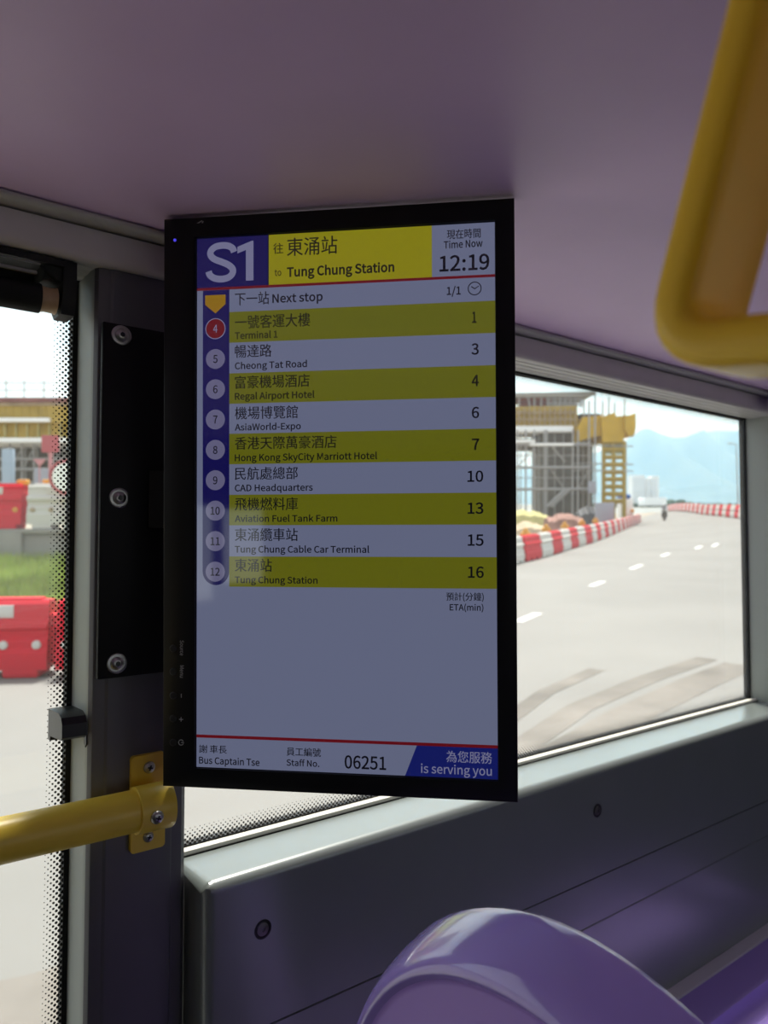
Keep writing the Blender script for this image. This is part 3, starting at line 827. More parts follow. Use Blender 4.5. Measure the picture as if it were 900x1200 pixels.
# white dashes
def ground_px(x, y):
    b = 20.0
    for _ in range(60):
        a = (x - 450) / F * b
        b = F * (-gh(a, b)) / (y - 590)
    return V(((x - 450) / F * b, b, gh((x - 450) / F * b, b)))
for (x, y, x2, y2) in [(607, 729, 631, 719), (693, 687, 707, 681.5), (740, 667, 752, 662), (776, 652, 784, 648.5), (816, 643, 822, 640), (836, 640.5, 841, 637)]:
    p, q = ground_px(x, y), ground_px(x2, y2)
    d = (q - p); d.z = 0; sd = V((d.y, -d.x, 0)).normalized() * 0.09
    m = MB(); h = V((0, 0, 0.006)); k = V((0, 0, 0.02))
    m.loft([[p - sd - k, p + sd - k, p + sd + h, p - sd + h], [q - sd - k, q + sd - k, q + sd + h, q - sd + h]])
    xbuild(m, 'lane_dash', 'linewhite', road, smooth=False)
# worn brown wheel tracks close to the bus
for (pts, hw) in [([(600, 885), (680, 830), (760, 796), (830, 772)], 0.14), ([(650, 892), (740, 838), (820, 800), (870, 780)], 0.22), ([(560, 870), (640, 812), (700, 785)], 0.10), ([(-80, 1215), (30, 1190), (120, 1160)], 0.26)]:
    P = [ground_px(*q) + V((0, 0, 0.004)) for q in pts]
    m = MB(); A_, B_ = [], []
    for i, p in enumerate(P):
        d = (P[min(i + 1, len(P) - 1)] - P[max(i - 1, 0)]); sd = V((d.y, -d.x, 0)).normalized() * hw
        A_.append(p - sd); B_.append(p + sd)
    VA = m.verts(A_); VB = m.verts(B_)
    for i in range(len(P) - 1): m.b.faces.new((VA[i], VB[i], VB[i + 1], VA[i + 1]))
    xbuild(m, 'wheel_track', 'tyremark', road, smooth=False)
# far ground
struct(xbuild(MB().box((-3000, 149, -4.0), (6000, 9000, -2.6)), 'ground_far', 'sea', smooth=False))

# ---- grass bank, concrete kerb, grass
bkm = MB()
bkm.prism([(10.3, -2.3), (10.6, -2.08), (12.0, -1.75), (14.0, -1.25), (15.3, -1.10), (19.5, -1.10), (19.5, -2.3)], 'x', -30, -1.2)
struct(xbuild(bkm, 'ground_bank', 'bank'))
gr = MB()
def bank_h(b): return interp(b, [10.6, 12.0, 14.0, 15.3], [-2.08, -1.75, -1.25, -1.10])
for i in range(14000):
    b = random.uniform(10.7, 14.9); a = random.uniform(-0.62 * b, -0.40 * b)
    z = bank_h(b); h = random.uniform(0.08, 0.26); t = random.uniform(0, PI)
    dx, dy = 0.012 * math.cos(t), 0.012 * math.sin(t)
    lx, ly = random.uniform(-0.08, 0.08), random.uniform(-0.08, 0.08)
    mi = 1 if (b < 11.3 and random.random() < 0.28) or random.random() < 0.06 else 0
    gr.face([(a - dx, b - dy, z - 0.01), (a + dx, b + dy, z - 0.01), (a + lx, b + ly, z + h)], mi)
tag(xbuild(gr, 'grass', [MAT['grass'], MAT['tuft']], smooth=False), 'long green grass on the bank behind the near red barrier', 'grass', kind='stuff')
kb = MB()
kb.box((-30, 15.35, -1.4), (-1.2, 15.75, -0.58), 0.02)
kb.box((-30, 15.25, -0.62), (-1.2, 15.85, -0.53), 0.02)
for a in (-13.2, -10.2, -7.75, -5.4): kb.box((a - 0.3, 15.22, -1.3), (a + 0.3, 15.4, -0.6), 0.01)
tag(xbuild(kb, 'concrete_parapet', 'concrete'), 'low grey concrete parapet above the grass carrying the far barriers', 'parapet')

# ---- water-filled barriers
def barrier_body(L=1.94, detail=True):
    m = MB()
    W, H = 0.23, 0.92
    prof = [(-W, 0.10), (-W, 0.30), (-W + 0.03, 0.36), (-W + 0.03, 0.44), (-W + 0.07, 0.49), (-W + 0.07, 0.56), (-W + 0.02, 0.60), (-W + 0.02, 0.66), (-W + 0.09, 0.70), (-W + 0.10, 0.88), (-W + 0.13, H)]
    prof = prof + [(-y, z) for y, z in reversed(prof)]
    m.prism(prof, 'x', -L / 2, L / 2)
    for x in (-0.34, 0, 0.34): m.box((x * L - 0.21, -W, 0.0), (x * L + 0.21, W, 0.11), 0.03)
    m.box((-L / 2 + 0.1, -0.07, H - 0.01), (L / 2 - 0.1, 0.07, H + 0.03), 0.01)
    m.box((L / 2 - 0.01, -0.09, 0.15), (L / 2 + 0.055, 0.09, 0.75), 0.02)
    return m
def near_barrier(name, label, mtx, mname, group, plug='bwhite', sticker='pink'):
    t = thing(name, label, 'barrier', mtx=mtx, group=group)
    barrier_body().build('body', mname, t, local=True, ang=25)
    for x in (-0.40, 0.40):
        MB().box((x - 0.19, -0.152, 0.72), (x + 0.16, -0.118, 0.87), 0.004).build('sticker', sticker, t, local=True)
    for x in (-0.85, -0.465, 0.465, 0.85):
        MB().lathe((x, -0.195, 0.40), (0, -1, 0), [(0.055, 0), (0.05, 0.035), (0.03, 0.045), (0.0001, 0.045)], 14).build('plug', plug, t, local=True)
    return t
nb1 = near_barrier('traffic_barrier', 'red plastic road barrier on the road in front of the grass bank', ext_at((-35 - 450) / F * 9.05 , 9.05, -2.1, 0.08), 'bred', 'red barriers by the grass', sticker='bwhite')
dup(nb1, ext_at((160 - 450) / F * 8.95 - 0.02, 9.19, -2.1, 0.08), 'next red plastic barrier half hidden behind the dotted window edge')
for x, lab, mt, pl_ in [(-24, 'red plastic barrier standing on the concrete parapet above the grass', 'bred', 'orange'), (91, 'white plastic barrier standing on the concrete parapet above the grass', 'bwhite', 'timber')]:
    near_barrier('traffic_barrier', lab, ext_at((x - 450) / F * 15.55, 15.55, -0.53), mt, 'barriers on the parapet', plug=pl_, sticker='bwhite')

# curved row in the right window
def place_row(poly, n, first, zfun, side):
    red = barrier_body().build('traffic_barrier', 'bred', ang=25); wht = barrier_body().build('traffic_barrier', 'bwhite', ang=25)
    out = []
    P = [V((p[0], p[1])) for p in poly]
    seg = []; acc = 0
    for i in range(len(P) - 1): seg.append((acc, P[i], P[i + 1])); acc += (P[i + 1] - P[i]).length
    for i in range(n):
        s = (i + 0.5) * 2.02
        if s > acc: break
        for a0, p, q in reversed(seg):
            if s >= a0: break
        d = (q - p).normalized(); c = p + d * (s - a0)
        src = red if (i % 2 == first) else wht
        used = src.get('used', 0); src['used'] = used + 1
        ob = src if used == 0 else src.copy()
        if used: COL.objects.link(ob)
        ob.matrix_basis = ext_at(c.x, c.y, zfun(c.x, c.y), math.atan2(d.y, d.x) + (PI if side < 0 else 0))
        cn = 'red' if src is red else 'white'
        if side > 0: tag(ob, '%s %s plastic barrier from the left in the curved row before the scaffolding' % (ORD[used], cn), 'barrier', 'barriers in the curved row')
        else: tag(ob, '%s %s plastic barrier from the right in the far row across the road' % (ORD[used], cn), 'barrier', 'barriers in the far row')
        out.append(ob)
    for s in (red, wht):
        if 'used' in s: del s['used']
    for ob in out:
        if 'used' in ob: del ob['used']
    return out
rowA = place_row(ROW[:11], 36, 1, gh, 1)
rowB = place_row([(22.8, 45.0), (25.8, 54.0), (30, 68), (36, 88), (44, 115)], 36, 0, gh, -1)
# orange warning lamps behind the curved row
lampP = None
for i, (x, y, b) in enumerate([(616, 624, 30), (640, 618.5, 34), (662, 615.5, 38), (682, 612, 43), (698, 609.5, 50), (741, 598, 76)]):
    p = px(x, y, b)
    t0 = gh(p.x, b)
    lab = '%s orange warning lamp from the left behind the curved barrier row' % ORD[i]
    if lampP is None:
        lampP = xthing('warning_lamp', lab, 'warning lamp', p.x, b, t0, 'orange warning lamps')
        hh = p.z - t0
        MB().tube((0, 0, 0), (0, 0, hh - 0.15), 0.05, 10).build('post', 'tube', lampP, local=True)
        MB().box((-0.20, -0.10, hh - 0.2), (0.20, 0.10, hh + 0.02), 0.06, seg=3).lathe((0, 0, hh), (0, 0, 1), [(0.11, 0), (0.11, 0.10), (0.08, 0.15), (0.001, 0.17)], 14).build('lamp_head', 'orange', lampP, local=True)
    else:
        dup(lampP, ext_at(p.x, b, p.z - hh), lab)

# ---- left: bridge works seen through the left window
B1 = 45.0
def xb(mb, x0, x1, y0, y1, b, dep, bev=0.0, mi=0):
    p, q = px(x0, y1, b), px(x1, y0, b)
    mb.box((p.x, b, p.z), (q.x, b + dep, q.z), bev, mi); return mb
def xt(mb, x0, y0, x1, y1, b, r_, b2=None, mi=0):
    mb.tube(px(x0, y0, b), px(x1, y1, b if b2 is None else b2), r_, 8, mi=mi); return mb
lb = xthing('bridge_formwork', 'long yellow bridge formwork above the left window barriers', 'formwork', -18, B1, -2.1)
LX, RX = -60, 150
m = MB(); xb(m, LX, RX, 466, 471, B1 - 0.3, 6); xbuild(m, 'top_beam', 'rust', lb)
m = MB(); xb(m, LX, RX, 471, 475.5, B1, 5.5); xbuild(m, 'pale_strip', 'timber', lb)
m = MB()
for i in range(22): xb(m, LX + i * 9.6, LX + i * 9.6 + 9.3, 475, 495.5, B1 + 0.1, 5)
xbuild(m, 'shutter_panels', 'formwork', lb)
m = MB(); xb(m, LX, 58, 489.5, 494.5, B1 - 0.2, 0.3, 0.05); xbuild(m, 'walkway', 'tower_white', lb)
m = MB(); xb(m, LX, RX, 495, 513, B1 + 0.6, 5); xbuild(m, 'underside', 'formwork', lb)
m = MB()
for i in range(17): xb(m, LX + i * 13, LX + i * 13 + 1.6, 496, 513, B1 + 0.45, 0.2)
xbuild(m, 'ribs', 'netting', lb)
m = MB(); xb(m, LX, RX, 513, 518, B1 + 0.3, 5); xbuild(m, 'lower_strip', 'tower_white', lb)
m = MB()
for y in (449, 457.5): xt(m, LX, y, RX, y, B1, 0.035)
for x in (-20, 8, 29, 52, 84, 110): xt(m, x, 445, x, 467, B1, 0.035)
xbuild(m, 'handrail', 'tube', lb)
lw = xthing('scaffold_wall', 'grey scaffold frame under the yellow bridge formwork on the left', 'scaffold', -18, B1 + 2, -2.1)
for x in (-40, -14, 12, 26, 40, 58, 76, 100, 130): xbuild(xt(MB(), x, 518, x, 612, B1 + 1.5, 0.07), 'standard', 'tube', lw); xbuild(xt(MB(), x + 4, 518, x + 4, 612, B1 + 4, 0.07), 'standard', 'tube', lw)

for y in (538, 550, 566): xbuild(xt(MB(), LX, y, RX, y, B1 + 1.4, 0.08), 'ledger', 'tube', lw); xbuild(xt(MB(), LX, y - 1, RX, y - 1, B1 + 4, 0.06), 'ledger', 'tube', lw)

for x in (-38, 14, 28, 60, 78): xbuild(xt(MB(), x, 548, x + 14, 522, B1 + 1.6, 0.05), 'brace', 'tube', lw)

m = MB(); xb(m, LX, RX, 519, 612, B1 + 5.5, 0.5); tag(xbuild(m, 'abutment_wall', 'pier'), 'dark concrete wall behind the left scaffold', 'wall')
def prop(name, label, cat, boxes, mname, b, rz=None):
    m = MB()
    for q in boxes: xb(m, q[0], q[1], q[2], q[3], b, q[4] if len(q) > 4 else 0.5, 0.03)
    return tag(xbuild(m, name, mname), label, cat)
prop('site_board', 'pale blue upright board standing behind the far red barrier', 'board', [(2, 15, 526, 612, 0.3)], 'bluepanel', 40)
rs = xthing('sign_board', 'faded red sign board on a post above the white barrier', 'sign', px(57, 520, 36).x, 36, -2.1)
m = MB(); xb(m, 49, 69, 510, 530, 36, 0.08); xbuild(m, 'panel', 'signred', rs)
m = MB(); xb(m, 57, 61, 530, 614, 36.05, 0.12); xbuild(m, 'post', 'signpink', rs)
tri = MB(); p0, p1, p2 = px(39, 538, 35), px(54, 538, 35), px(46.5, 546.5, 35)
tri.loft([[p0, p2, p1], [p + V((0, 0.06, 0)) for p in (p0, p2, p1)]])
tri.tube(px(46.5, 540, 35.1), px(46.5, 612, 35.1), 0.03, 8)
tag(xbuild(tri, 'warning_triangle', 'signpink'), 'small pink inverted triangle sign over the white barrier', 'sign')
prop('site_cabin', 'low pale grey-blue box behind the white barrier', 'cabin', [(40, 62, 549, 612, 2)], 'hoard', 38)
for x, lab in ((25, 'orange lamp box over the red and white barrier joint'), (55, 'orange lamp box over the white barrier under the red sign')):
    prop('lamp_box', lab, 'lamp', [(x - 6, x + 6, 562, 569, 0.2)], 'orange', 16.2)
# round sign
rsn = xthing('round_sign', 'round white sign with a red border behind the dotted window edge', 'sign', px(77, 559, 15).x, 15.0, -1.15)
c0 = px(78, 559, 14.95)
m = MB(); m.lathe(c0, (0, -1, 0), [(0.001, -0.02), (0.36, -0.02), (0.36, 0.0), (0.29, 0.004), (0.001, 0.004)], 40); xbuild(m, 'rim', 'signred', rsn)
m = MB(); m.lathe(c0, (0, -1, 0), [(0.285, 0.0042), (0.285, 0.008), (0.001, 0.008)], 40); xbuild(m, 'face', 'tower_white', rsn)
m = MB(); m.tube((c0.x, 14.99, -1.16), (c0.x, 14.99, c0.z), 0.03, 10); xbuild(m, 'post', 'tube', rsn)

# ---- right: viaduct under construction behind the curved row
BR = 72.0
def c0_(x): return px(x, 600, BR).x
pr_ = xthing('viaduct_pier', 'broad dark concrete viaduct pier wrapped in grey scaffolding', 'pier', c0_(655), BR, -2.1)
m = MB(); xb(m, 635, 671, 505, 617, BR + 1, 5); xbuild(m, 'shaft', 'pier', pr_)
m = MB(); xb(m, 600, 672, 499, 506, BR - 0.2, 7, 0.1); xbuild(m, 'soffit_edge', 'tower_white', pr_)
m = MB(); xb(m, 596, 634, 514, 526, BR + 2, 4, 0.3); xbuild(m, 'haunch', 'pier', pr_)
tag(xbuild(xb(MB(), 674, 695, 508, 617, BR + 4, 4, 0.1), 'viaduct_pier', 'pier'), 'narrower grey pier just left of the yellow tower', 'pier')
fm = xthing('formwork_deck', 'large tan yellow formwork block on top of the broad pier', 'formwork', c0_(640), BR, 6)
m = MB()
q = [px(560, 477, BR), px(676, 476, BR), px(678, 516, BR), px(672, 500, BR), px(622, 500, BR), px(604, 506, BR), px(560, 512, BR)]
m.loft([q, [v + V((0, 7, 0)) for v in q]])
xbuild(m, 'shutter', 'formwork', fm, ang=20)
m = MB()
for x in range(602, 676, 6): xb(m, x, x + 0.9, 478, 499, BR - 0.25, 0.3)
for y in (483, 491): xb(m, 560, 675, y, y + 1.0, BR - 0.35, 0.3)
xbuild(m, 'walers', 'timber', fm)
dk = xthing('bridge_deck', 'reddish brown girder deck above the tan formwork', 'deck', c0_(640), BR, 9)
m = MB(); q = [px(560, 461.5, BR), px(698, 459, BR), px(698, 462, BR), px(686, 465.5, BR), px(560, 465.5, BR)]
m.loft([q, [v + V((0, 6, 0)) for v in q]]); xbuild(m, 'slab', 'concrete', dk, ang=20)
m = MB(); xb(m, 606, 647, 465, 471, BR + 0.5, 0.6); xb(m, 610, 640, 472, 476, BR + 0.7, 0.6); xbuild(m, 'girder', 'rust', dk)
m = MB()
for x in (608, 618, 626, 634, 642, 650, 656, 662, 668, 674, 680): xt(m, x, 464, x + (3 if x == 618 else 0), 478, BR + 0.3, 0.09)
for y in (468, 472, 475): xt(m, 640, y, 684, y, BR + 0.25, 0.08)
xbuild(m, 'props', 'tube', dk)
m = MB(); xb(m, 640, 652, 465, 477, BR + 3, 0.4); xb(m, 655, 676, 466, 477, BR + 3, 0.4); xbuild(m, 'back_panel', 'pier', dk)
sc = xthing('scaffolding', 'grey tube scaffolding around the broad concrete pier', 'scaffold', c0_(640), BR - 1, -2.1)
for x in (606, 616, 626, 638, 640.5, 671, 677, 690, 697): xbuild(xt(MB(), x, 504 if x < 680 else 470, x, 617, BR - 1.2, 0.09), 'standard', 'tube', sc)
for x in (610, 631, 650, 660, 683): xbuild(xt(MB(), x, 506, x, 617, BR + 0.6, 0.06), 'standard', 'tube', sc)

for y in (521, 548, 573.5): xbuild(xt(MB(), 560, y, 692, y - 0.5, BR - 1.3, 0.13), 'ledger', 'tube', sc)
for y in (534, 560): xbuild(xt(MB(), 560, y, 692, y, BR - 0.9, 0.05), 'ledger', 'tube', sc)
for y in (522, 543, 551): xbuild(xt(MB(), 672, y, 742, y + 1, BR - 0.6, 0.06), 'ledger', 'tube', sc)

xbuild(xt(MB(), 641, 594, 663, 573, BR - 1.4, 0.15), 'brace', 'tube', sc); xbuild(xt(MB(), 646, 594, 668, 573, BR - 1.4, 0.12), 'brace', 'tube', sc)
xbuild(xt(MB(), 645, 522, 662, 541, BR - 1.0, 0.08), 'brace', 'tube', sc); xbuild(xt(MB(), 608, 546, 626, 524, BR - 1.0, 0.06), 'brace', 'tube', sc); xbuild(xt(MB(), 645, 550, 660, 571, BR - 1.0, 0.06), 'brace', 'tube', sc); xbuild(xt(MB(), 678, 572, 690, 550, BR - 1.0, 0.06), 'brace', 'tube', sc)

m = MB(); xb(m, 604, 627, 515.5, 518.5, BR - 1.6, 1.5); xb(m, 621, 672, 519.5, 522, BR - 1.6, 1.0); xbuild(m, 'boards', 'tower_white', sc)
fb = xthing('pier_cap_formwork', 'bright yellow formwork on the pier cap between block and tower', 'formwork', c0_(700), BR, 5)
m = MB(); q = [px(676, 503, BR - 0.4), px(683, 489, BR - 0.4), px(706, 487, BR - 0.4), px(706, 510, BR - 0.4), px(690, 513, BR - 0.4), px(677, 518, BR - 0.4)]
m.loft([q, [v + V((0, 4, 0)) for v in q]]); xbuild(m, 'side_panel', 'formbright', fb, ang=20)
m = MB(); xb(m, 680, 704, 485, 490, BR + 0.8, 3); xbuild(m, 'top_timber', 'pier', fb)
tw = xthing('yellow_tower', 'tall yellow lattice tower with boxed yellow head right of the piers', 'tower', c0_(718), BR, -2.1)
m = MB()
for q in ([px(704, 489, BR - 0.8), px(720, 483.5, BR - 0.8), px(722, 488, BR - 0.8), px(731, 487, BR - 0.8), px(733, 505, BR - 0.8), px(730, 517, BR - 0.8), px(706, 518, BR - 0.8)],):
    m.loft([q, [v + V((0, 3.5, 0)) for v in q]])
xbuild(m, 'head_panel', 'formbright', tw, ang=20)
m = MB(); q = [px(732, 487, BR - 1.2), px(738, 487, BR - 1.0), px(744.5, 484, BR - 1.2), px(745, 500, BR - 1.2), px(743, 511, BR - 1.2), px(736, 510, BR - 1.0), px(732, 503, BR - 1.2)]
m.loft([q, [v + V((0, 3.5, 0)) for v in q]]); xbuild(m, 'wing_panel', 'formbright', tw, ang=20)
for x in (706.5, 718, 730.5): xbuild(xt(MB(), x, 517, x, 617, BR - 0.5, 0.14), 'leg', 'tower', tw); xbuild(xt(MB(), x + 2, 517, x + 2, 617, BR + 2.2, 0.12), 'leg', 'tower', tw)

for k in range(9):
    y = 518 + k * 8.6
    xbuild(xt(MB(), 706.5, y, 730.5, y, BR - 0.5, 0.17), 'rung', 'tower', tw); xbuild(xt(MB(), 708.5, y + 2, 732.5, y + 2, BR + 2.2, 0.12), 'rung', 'tower', tw)

m = MB(); xb(m, 706, 731, 516, 532, BR - 0.3, 0.15); xbuild(m, 'upper_mesh', 'netting', tw)
for i, (x, y0) in enumerate([(697, 452), (706, 470), (713, 466), (720, 472), (731.5, 468), (684, 468)]):
    m = MB(); xt(m, x, y0, x, 490, BR + 0.2, 0.08)
    tag(xbuild(m, 'scaffold_pole', 'tube'), '%s thin grey pole from the left sticking up above the yellow formwork' % ORD[[1, 2, 3, 4, 5, 0][i]], 'pole', 'poles above the formwork')
prop('white_sign', 'small white sign board hung between pier and yellow tower', 'sign', [(689, 699, 564, 578, 0.1)], 'hoard', BR - 2)
prop('site_hoarding', 'grey-blue hoarding panel at the foot of the yellow tower', 'hoarding', [(698, 720, 589, 618, 0.2)], 'hoard', 58)
prop('site_hoarding', 'pale hoarding panel at the end of the curved row', 'hoarding', [(728, 741, 586, 612, 0.2)], 'tower_white', 77)
hut = xthing('site_hut', 'small white hut with a blue roof beside the yellow tower', 'hut', c0_(736), 80, -2.1)
m = MB(); xb(m, 730, 742, 584, 610, 80, 2); xbuild(m, 'walls', 'tower_white', hut)
m = MB(); xb(m, 731, 740, 579, 584.5, 79.6, 2.6, 0.2); xbuild(m, 'roof', 'blue', hut)
def heap(name, label, cat, x0, x1, y0, b, mname, seed):
    rnd = random.Random(seed); m = MB()
    n_ = 14
    rings = []
    for i in range(n_ + 1):
        u = i / n_
        c = px(x0 + (x1 - x0) * u, 600, b); h = (px(0, y0, b).z + 2.1) * (0.75 + 0.25 * math.sin(PI * u)) * rnd.uniform(0.86, 1.0)
        rings.append([(c.x, b - 1.2, -2.12), (c.x, b - 0.8, -2.1 + h * 0.72), (c.x, b - 0.2, -2.1 + h), (c.x, b + 0.7, -2.1 + h * 0.9), (c.x, b + 1.3, -2.12)])
    m.loft(rings)
    return tag(xbuild(m, name, mname, ang=20), label, cat)
heap('safety_netting', 'yellow-green safety netting at the foot of the scaffold', 'netting', 585, 640, 596, 62, 'netting', 1)
heap('material_pile', 'dull red covered pile of material at the foot of the pier', 'pile', 640, 682, 600, 52, 'tarp', 2)
heap('steel_pile', 'dark grey heap of steel beside the dull red pile', 'pile', 676, 700, 591, 60, 'darkgrey', 3)
heap('timber_pile', 'pale timber pile just behind the curved barriers on the left', 'pile', 590, 642, 610, 40, 'timber', 4)

# ---- motorcycle and rider
gp = V((27.2, 72.0)); gz = gh(gp.x, gp.y)
MC = ext_at(gp.x, gp.y, gz, math.radians(-106))
mc = thing('motorcycle', 'small dark motorcycle ridden along the pale road', 'motorcycle', mtx=MC)
def wheel(x, nm):
    m = MB()
    pts = [(x + 0.27 * math.cos(2 * PI * k / 24), 0, 0.30 + 0.27 * math.sin(2 * PI * k / 24)) for k in range(24)]
    m.path(pts, 0.055, 8, closed=True)
    m.lathe((x, -0.05, 0.30), (0, 1, 0), [(0.06, 0), (0.06, 0.1)], 12)
    for k in range(5): m.tube((x, 0, 0.30), (x + 0.26 * math.cos(k * 1.257), 0, 0.30 + 0.26 * math.sin(k * 1.257)), 0.015, 6)
    m.build(nm, 'bike', mc, local=True)
wheel(0.66, 'front_wheel'); wheel(-0.66, 'rear_wheel')
m = MB(); m.box((-0.35, -0.13, 0.32), (0.3, 0.13, 0.62), 0.06, seg=3).box((-0.75, -0.12, 0.68), (0.0, 0.12, 0.80), 0.05, seg=3).box((0.0, -0.14, 0.64), (0.42, 0.14, 0.92), 0.09, seg=3).tube((-0.66, 0.1, 0.3), (-0.1, 0.1, 0.4), 0.03).tube((-0.66, -0.1, 0.3), (-0.1, -0.1, 0.4), 0.03)
m.build('frame', 'bike', mc, local=True)
m = MB(); m.tube((0.66, 0.09, 0.30), (0.44, 0.09, 0.95), 0.025).tube((0.66, -0.09, 0.30), (0.44, -0.09, 0.95), 0.025).tube((0.42, -0.36, 1.02), (0.42, 0.36, 1.02), 0.018).box((0.42, -0.13, 0.82), (0.58, 0.13, 1.05), 0.05)
m.build('fork', 'bike', mc, local=True)
MB().lathe((0.58, 0, 0.92), (1, 0, 0), [(0.08, 0), (0.075, 0.02), (0.001, 0.03)], 16).build('headlamp', 'bwhite', mc, local=True)
def skin_body(name, chains, root, mat_, parent, sub=2):
    vs, es, rad = [], [], []
    idx = {}
    for ch in chains:
        prev = None
        for nm, p, r_ in ch:
            if nm not in idx: idx[nm] = len(vs); vs.append(p); rad.append(r_)
            if prev is not None: es.append((prev, idx[nm]))
            prev = idx[nm]
    me = bpy.data.meshes.new(name); me.from_pydata(vs, es, [])
    ob = bpy.data.objects.new(name, me); COL.objects.link(ob)
    md = ob.modifiers.new('skin', 'SKIN'); md.use_smooth_shade = True
    sk = me.skin_vertices[0].data if me.skin_vertices else None
    if sk is None:
        bpy.context.view_layer.objects.active = ob
        bm_ = bmesh.new(); bm_.from_mesh(me); bm_.verts.layers.skin.verify(); bm_.to_mesh(me); bm_.free()
        sk = me.skin_vertices[0].data
    for i, r_ in enumerate(rad): sk[i].radius = (r_, r_); sk[i].use_root = (i == idx[root])
    ob.modifiers.new('sub', 'SUBSURF').render_levels = sub
    dg = bpy.context.evaluated_depsgraph_get(); dg.update()
    m2 = bpy.data.meshes.new_from_object(ob.evaluated_get(dg))
    bpy.data.objects.remove(ob)
    for x in mat_ if isinstance(mat_, list) else [mat_]: m2.materials.append(MAT[x])
    for p in m2.polygons: p.use_smooth = True
    o2 = bpy.data.objects.new(name, m2); COL.objects.link(o2)
    if parent is not None: o2.parent = parent
    return o2
pe = thing('person', 'rider in a pale jacket and white helmet sitting on the motorcycle', 'person', mtx=MC @ M4.Translation((0, 0, 0.0)))
S = []
for s in (1, -1):
    S.append([('pel', (-0.28, 0, 0.90), 0.15), ('hip%d' % s, (-0.24, 0.11 * s, 0.86), 0.10), ('knee%d' % s, (0.14, 0.20 * s, 0.72), 0.07), ('ank%d' % s, (-0.05, 0.20 * s, 0.36), 0.045), ('toe%d' % s, (0.12, 0.21 * s, 0.31), 0.04)])
    S.append([('chest', (-0.18, 0, 1.22), 0.16), ('sh%d' % s, (-0.14, 0.19 * s, 1.32), 0.075), ('elb%d' % s, (0.08, 0.30 * s, 1.10), 0.052), ('wri%d' % s, (0.34, 0.31 * s, 1.05), 0.038), ('hand%d' % s, (0.42, 0.30 * s, 1.035), 0.04)])
S.append([('pel', (-0.28, 0, 0.90), 0.15), ('waist', (-0.25, 0, 1.05), 0.13), ('chest', (-0.18, 0, 1.22), 0.16), ('neck', (-0.12, 0, 1.40), 0.055), ('head', (-0.08, 0, 1.52), 0.095), ('crown', (-0.08, 0, 1.60), 0.08)])
bd = skin_body('body', S, 'pel', ['jacket', 'trouser'], pe)
for p in bd.data.polygons:
    if p.center.z < 0.98: p.material_index = 1
hl = MB(); 
hl.lathe((-0.08, 0, 1.44), (0, 0, 1), [(0.10, 0.0), (0.135, 0.05), (0.142, 0.12), (0.12, 0.19), (0.07, 0.235), (0.001, 0.25)], 24)
hm_ = hl.build('helmet', 'tower_white', pe, local=True)
MB().box((0.02, -0.09, 1.49), (0.064, 0.09, 1.57), 0.018).build('visor', 'black', hm_, local=True)

# ---- far background: lamp post, blocks, trees, hills, haze
lpst = xthing('street_lamp', 'tall thin street lamp at the right end of the far barrier row', 'street lamp', px(865, 590, 150).x, 150, -0.6)
m = MB(); m.tube((px(865, 590, 150).x, 150, -0.6), px(862.5, 521, 150), 0.16, 8, r2=0.1); xbuild(m, 'pole', 'tube', lpst)
m = MB(); m.tube(px(862.5, 521, 150), px(856, 519.5, 150), 0.08, 8); xbuild(m, 'arm', 'tube', lpst)
m = MB(); xb(m, 853, 858, 519, 520.4, 149.8, 0.4, 0.05); xbuild(m, 'lamp_head', 'tube', lpst)
prop('site_store', 'low white store building beyond the motorcycle', 'building', [(756, 781, 583, 592.5, 6)], 'tower_white', 220)
for x0, x1, y0, lab in [(741, 756, 557, 'left pale tower block far beyond the road'), (757, 763, 560, 'narrow pale tower block between two wider ones far away'), (764, 772, 558, 'right pale tower block far beyond the road')]:
    bb = xthing('tower_block', lab, 'building', px((x0 + x1) / 2, 590, 800).x, 800, -3, 'far tower blocks')
    m = MB(); xb(m, x0, x1, y0, 593, 800, 15); xbuild(m, 'walls', 'tower_white', bb, smooth=False)
    m = MB()
    k = x0 + 1.5
    while k < x1 - 1: xb(m, k, k + 1.1, y0 + 2, 590, 799.6, 0.5); k += 3.0
    xbuild(m, 'window_strips', 'winband', bb, smooth=False)
tr = MB()
rnd = random.Random(3)
for i in range(120):
    x = 690 + rnd.random() * 230; b = rnd.uniform(500, 560)
    hpx = 3 + 4.5 * math.exp(-((x - 793) / 14) ** 2) + 1.5 * rnd.random()
    c = px(x, 590, b); r_ = hpx * b / F * 0.62
    bmesh.ops.create_icosphere(tr.b, subdivisions=2, radius=1.0, matrix=M4.Translation((c.x, b, -2.6 + r_ * 0.8)) @ M4.Diagonal((r_ * 1.3, r_, r_, 1)))
for v in tr.b.verts: v.co += V((rnd.uniform(-.4, .4), rnd.uniform(-.4, .4), rnd.uniform(-.4, .4)))
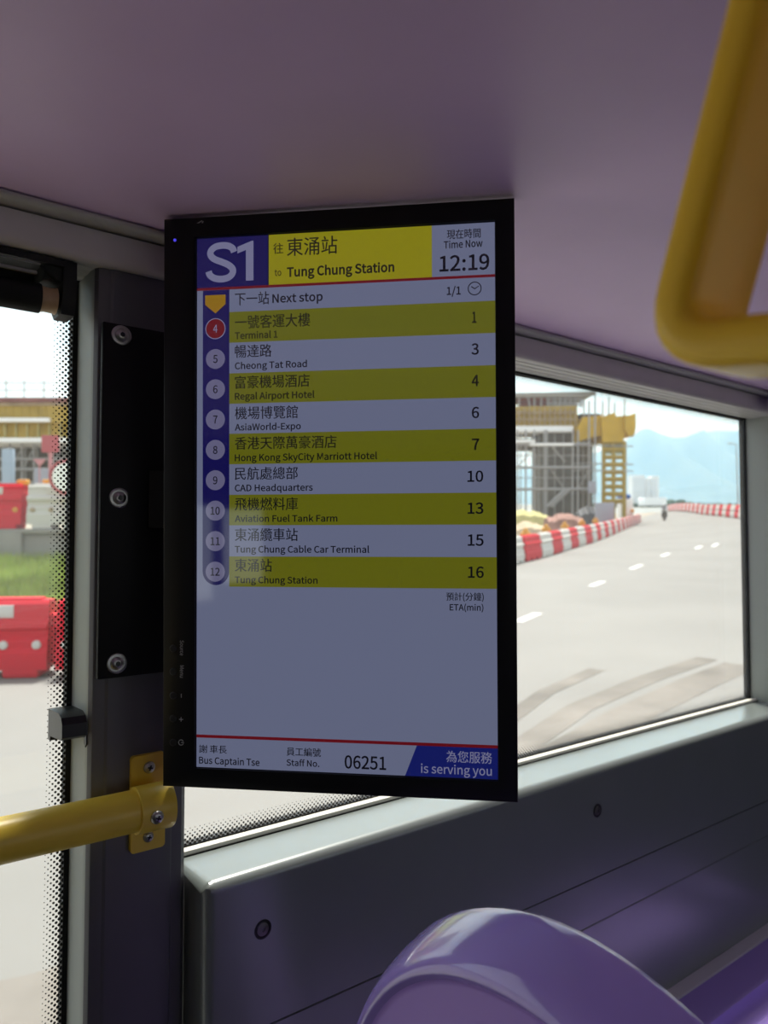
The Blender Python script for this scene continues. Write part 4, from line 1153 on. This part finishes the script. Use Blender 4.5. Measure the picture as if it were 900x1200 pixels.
tag(xbuild(tr, 'tree_belt', 'trees'), 'distant dark belt of trees along the foot of the mountains', 'trees', kind='stuff')
ridge = [(300, 578), (420, 570), (520, 560), (600, 552), (660, 540), (700, 530), (725, 523), (740, 511), (753, 502), (762, 503), (772, 508), (785, 512), (798, 514), (806, 511), (820, 508.5), (836, 505), (846, 505), (856, 509), (870, 514), (890, 520), (930, 528), (1000, 545), (1120, 570)]
BH = 4200.0
hl = MB()
rnd = random.Random(5)
xs = [300 + 6 * i for i in range(137)]
steps = [(-1500, 0.0), (-1200, 0.10), (-900, 0.26), (-600, 0.48), (-300, 0.76), (0, 1.0), (500, 0.7), (1200, 0.0)]
G = []
for j, (db, q) in enumerate(steps):
    row_ = []
    for i, x in enumerate(xs):
        y = interp(x, [r_[0] for r_ in ridge], [r_[1] for r_ in ridge])
        top = (590 - y) / F * BH
        spur = 1 + 0.30 * math.sin(x * 0.11 + j * 0.5) * (1 if 0 < j < 5 else 0) + (rnd.uniform(-.1, .1) if 0 < j < 5 else 0)
        row_.append(hl.b.verts.new(((x - 450) / F * BH, BH + db, -4 + (top + 4) * q * spur)))
    G.append(row_)
for j in range(len(G) - 1):
    for i in range(len(xs) - 1): hl.b.faces.new((G[j][i], G[j][i + 1], G[j + 1][i + 1], G[j + 1][i]))
struct(xbuild(hl, 'ground_mountains', 'hill', ang=80))
# sea haze: a real, thin scattering volume between the road works and the mountains
hz = bpy.data.materials.new('sea_haze'); hz.use_nodes = True
nn_ = hz.node_tree
for x in list(nn_.nodes): nn_.nodes.remove(x)
oo = nn_.nodes.new('ShaderNodeOutputMaterial'); vs_ = nn_.nodes.new('ShaderNodeVolumeScatter')
vs_.inputs['Color'].default_value = (0.28, 0.58, 1.0, 1); vs_.inputs['Density'].default_value = 0.00034; vs_.inputs['Anisotropy'].default_value = 0.2
nn_.links.new(vs_.outputs['Volume'], oo.inputs['Volume'])
hzm = MB().box((-2500, 600, -2), (5000, 6000, 900))
struct(xbuild(hzm, 'ground_haze', hz, smooth=False))
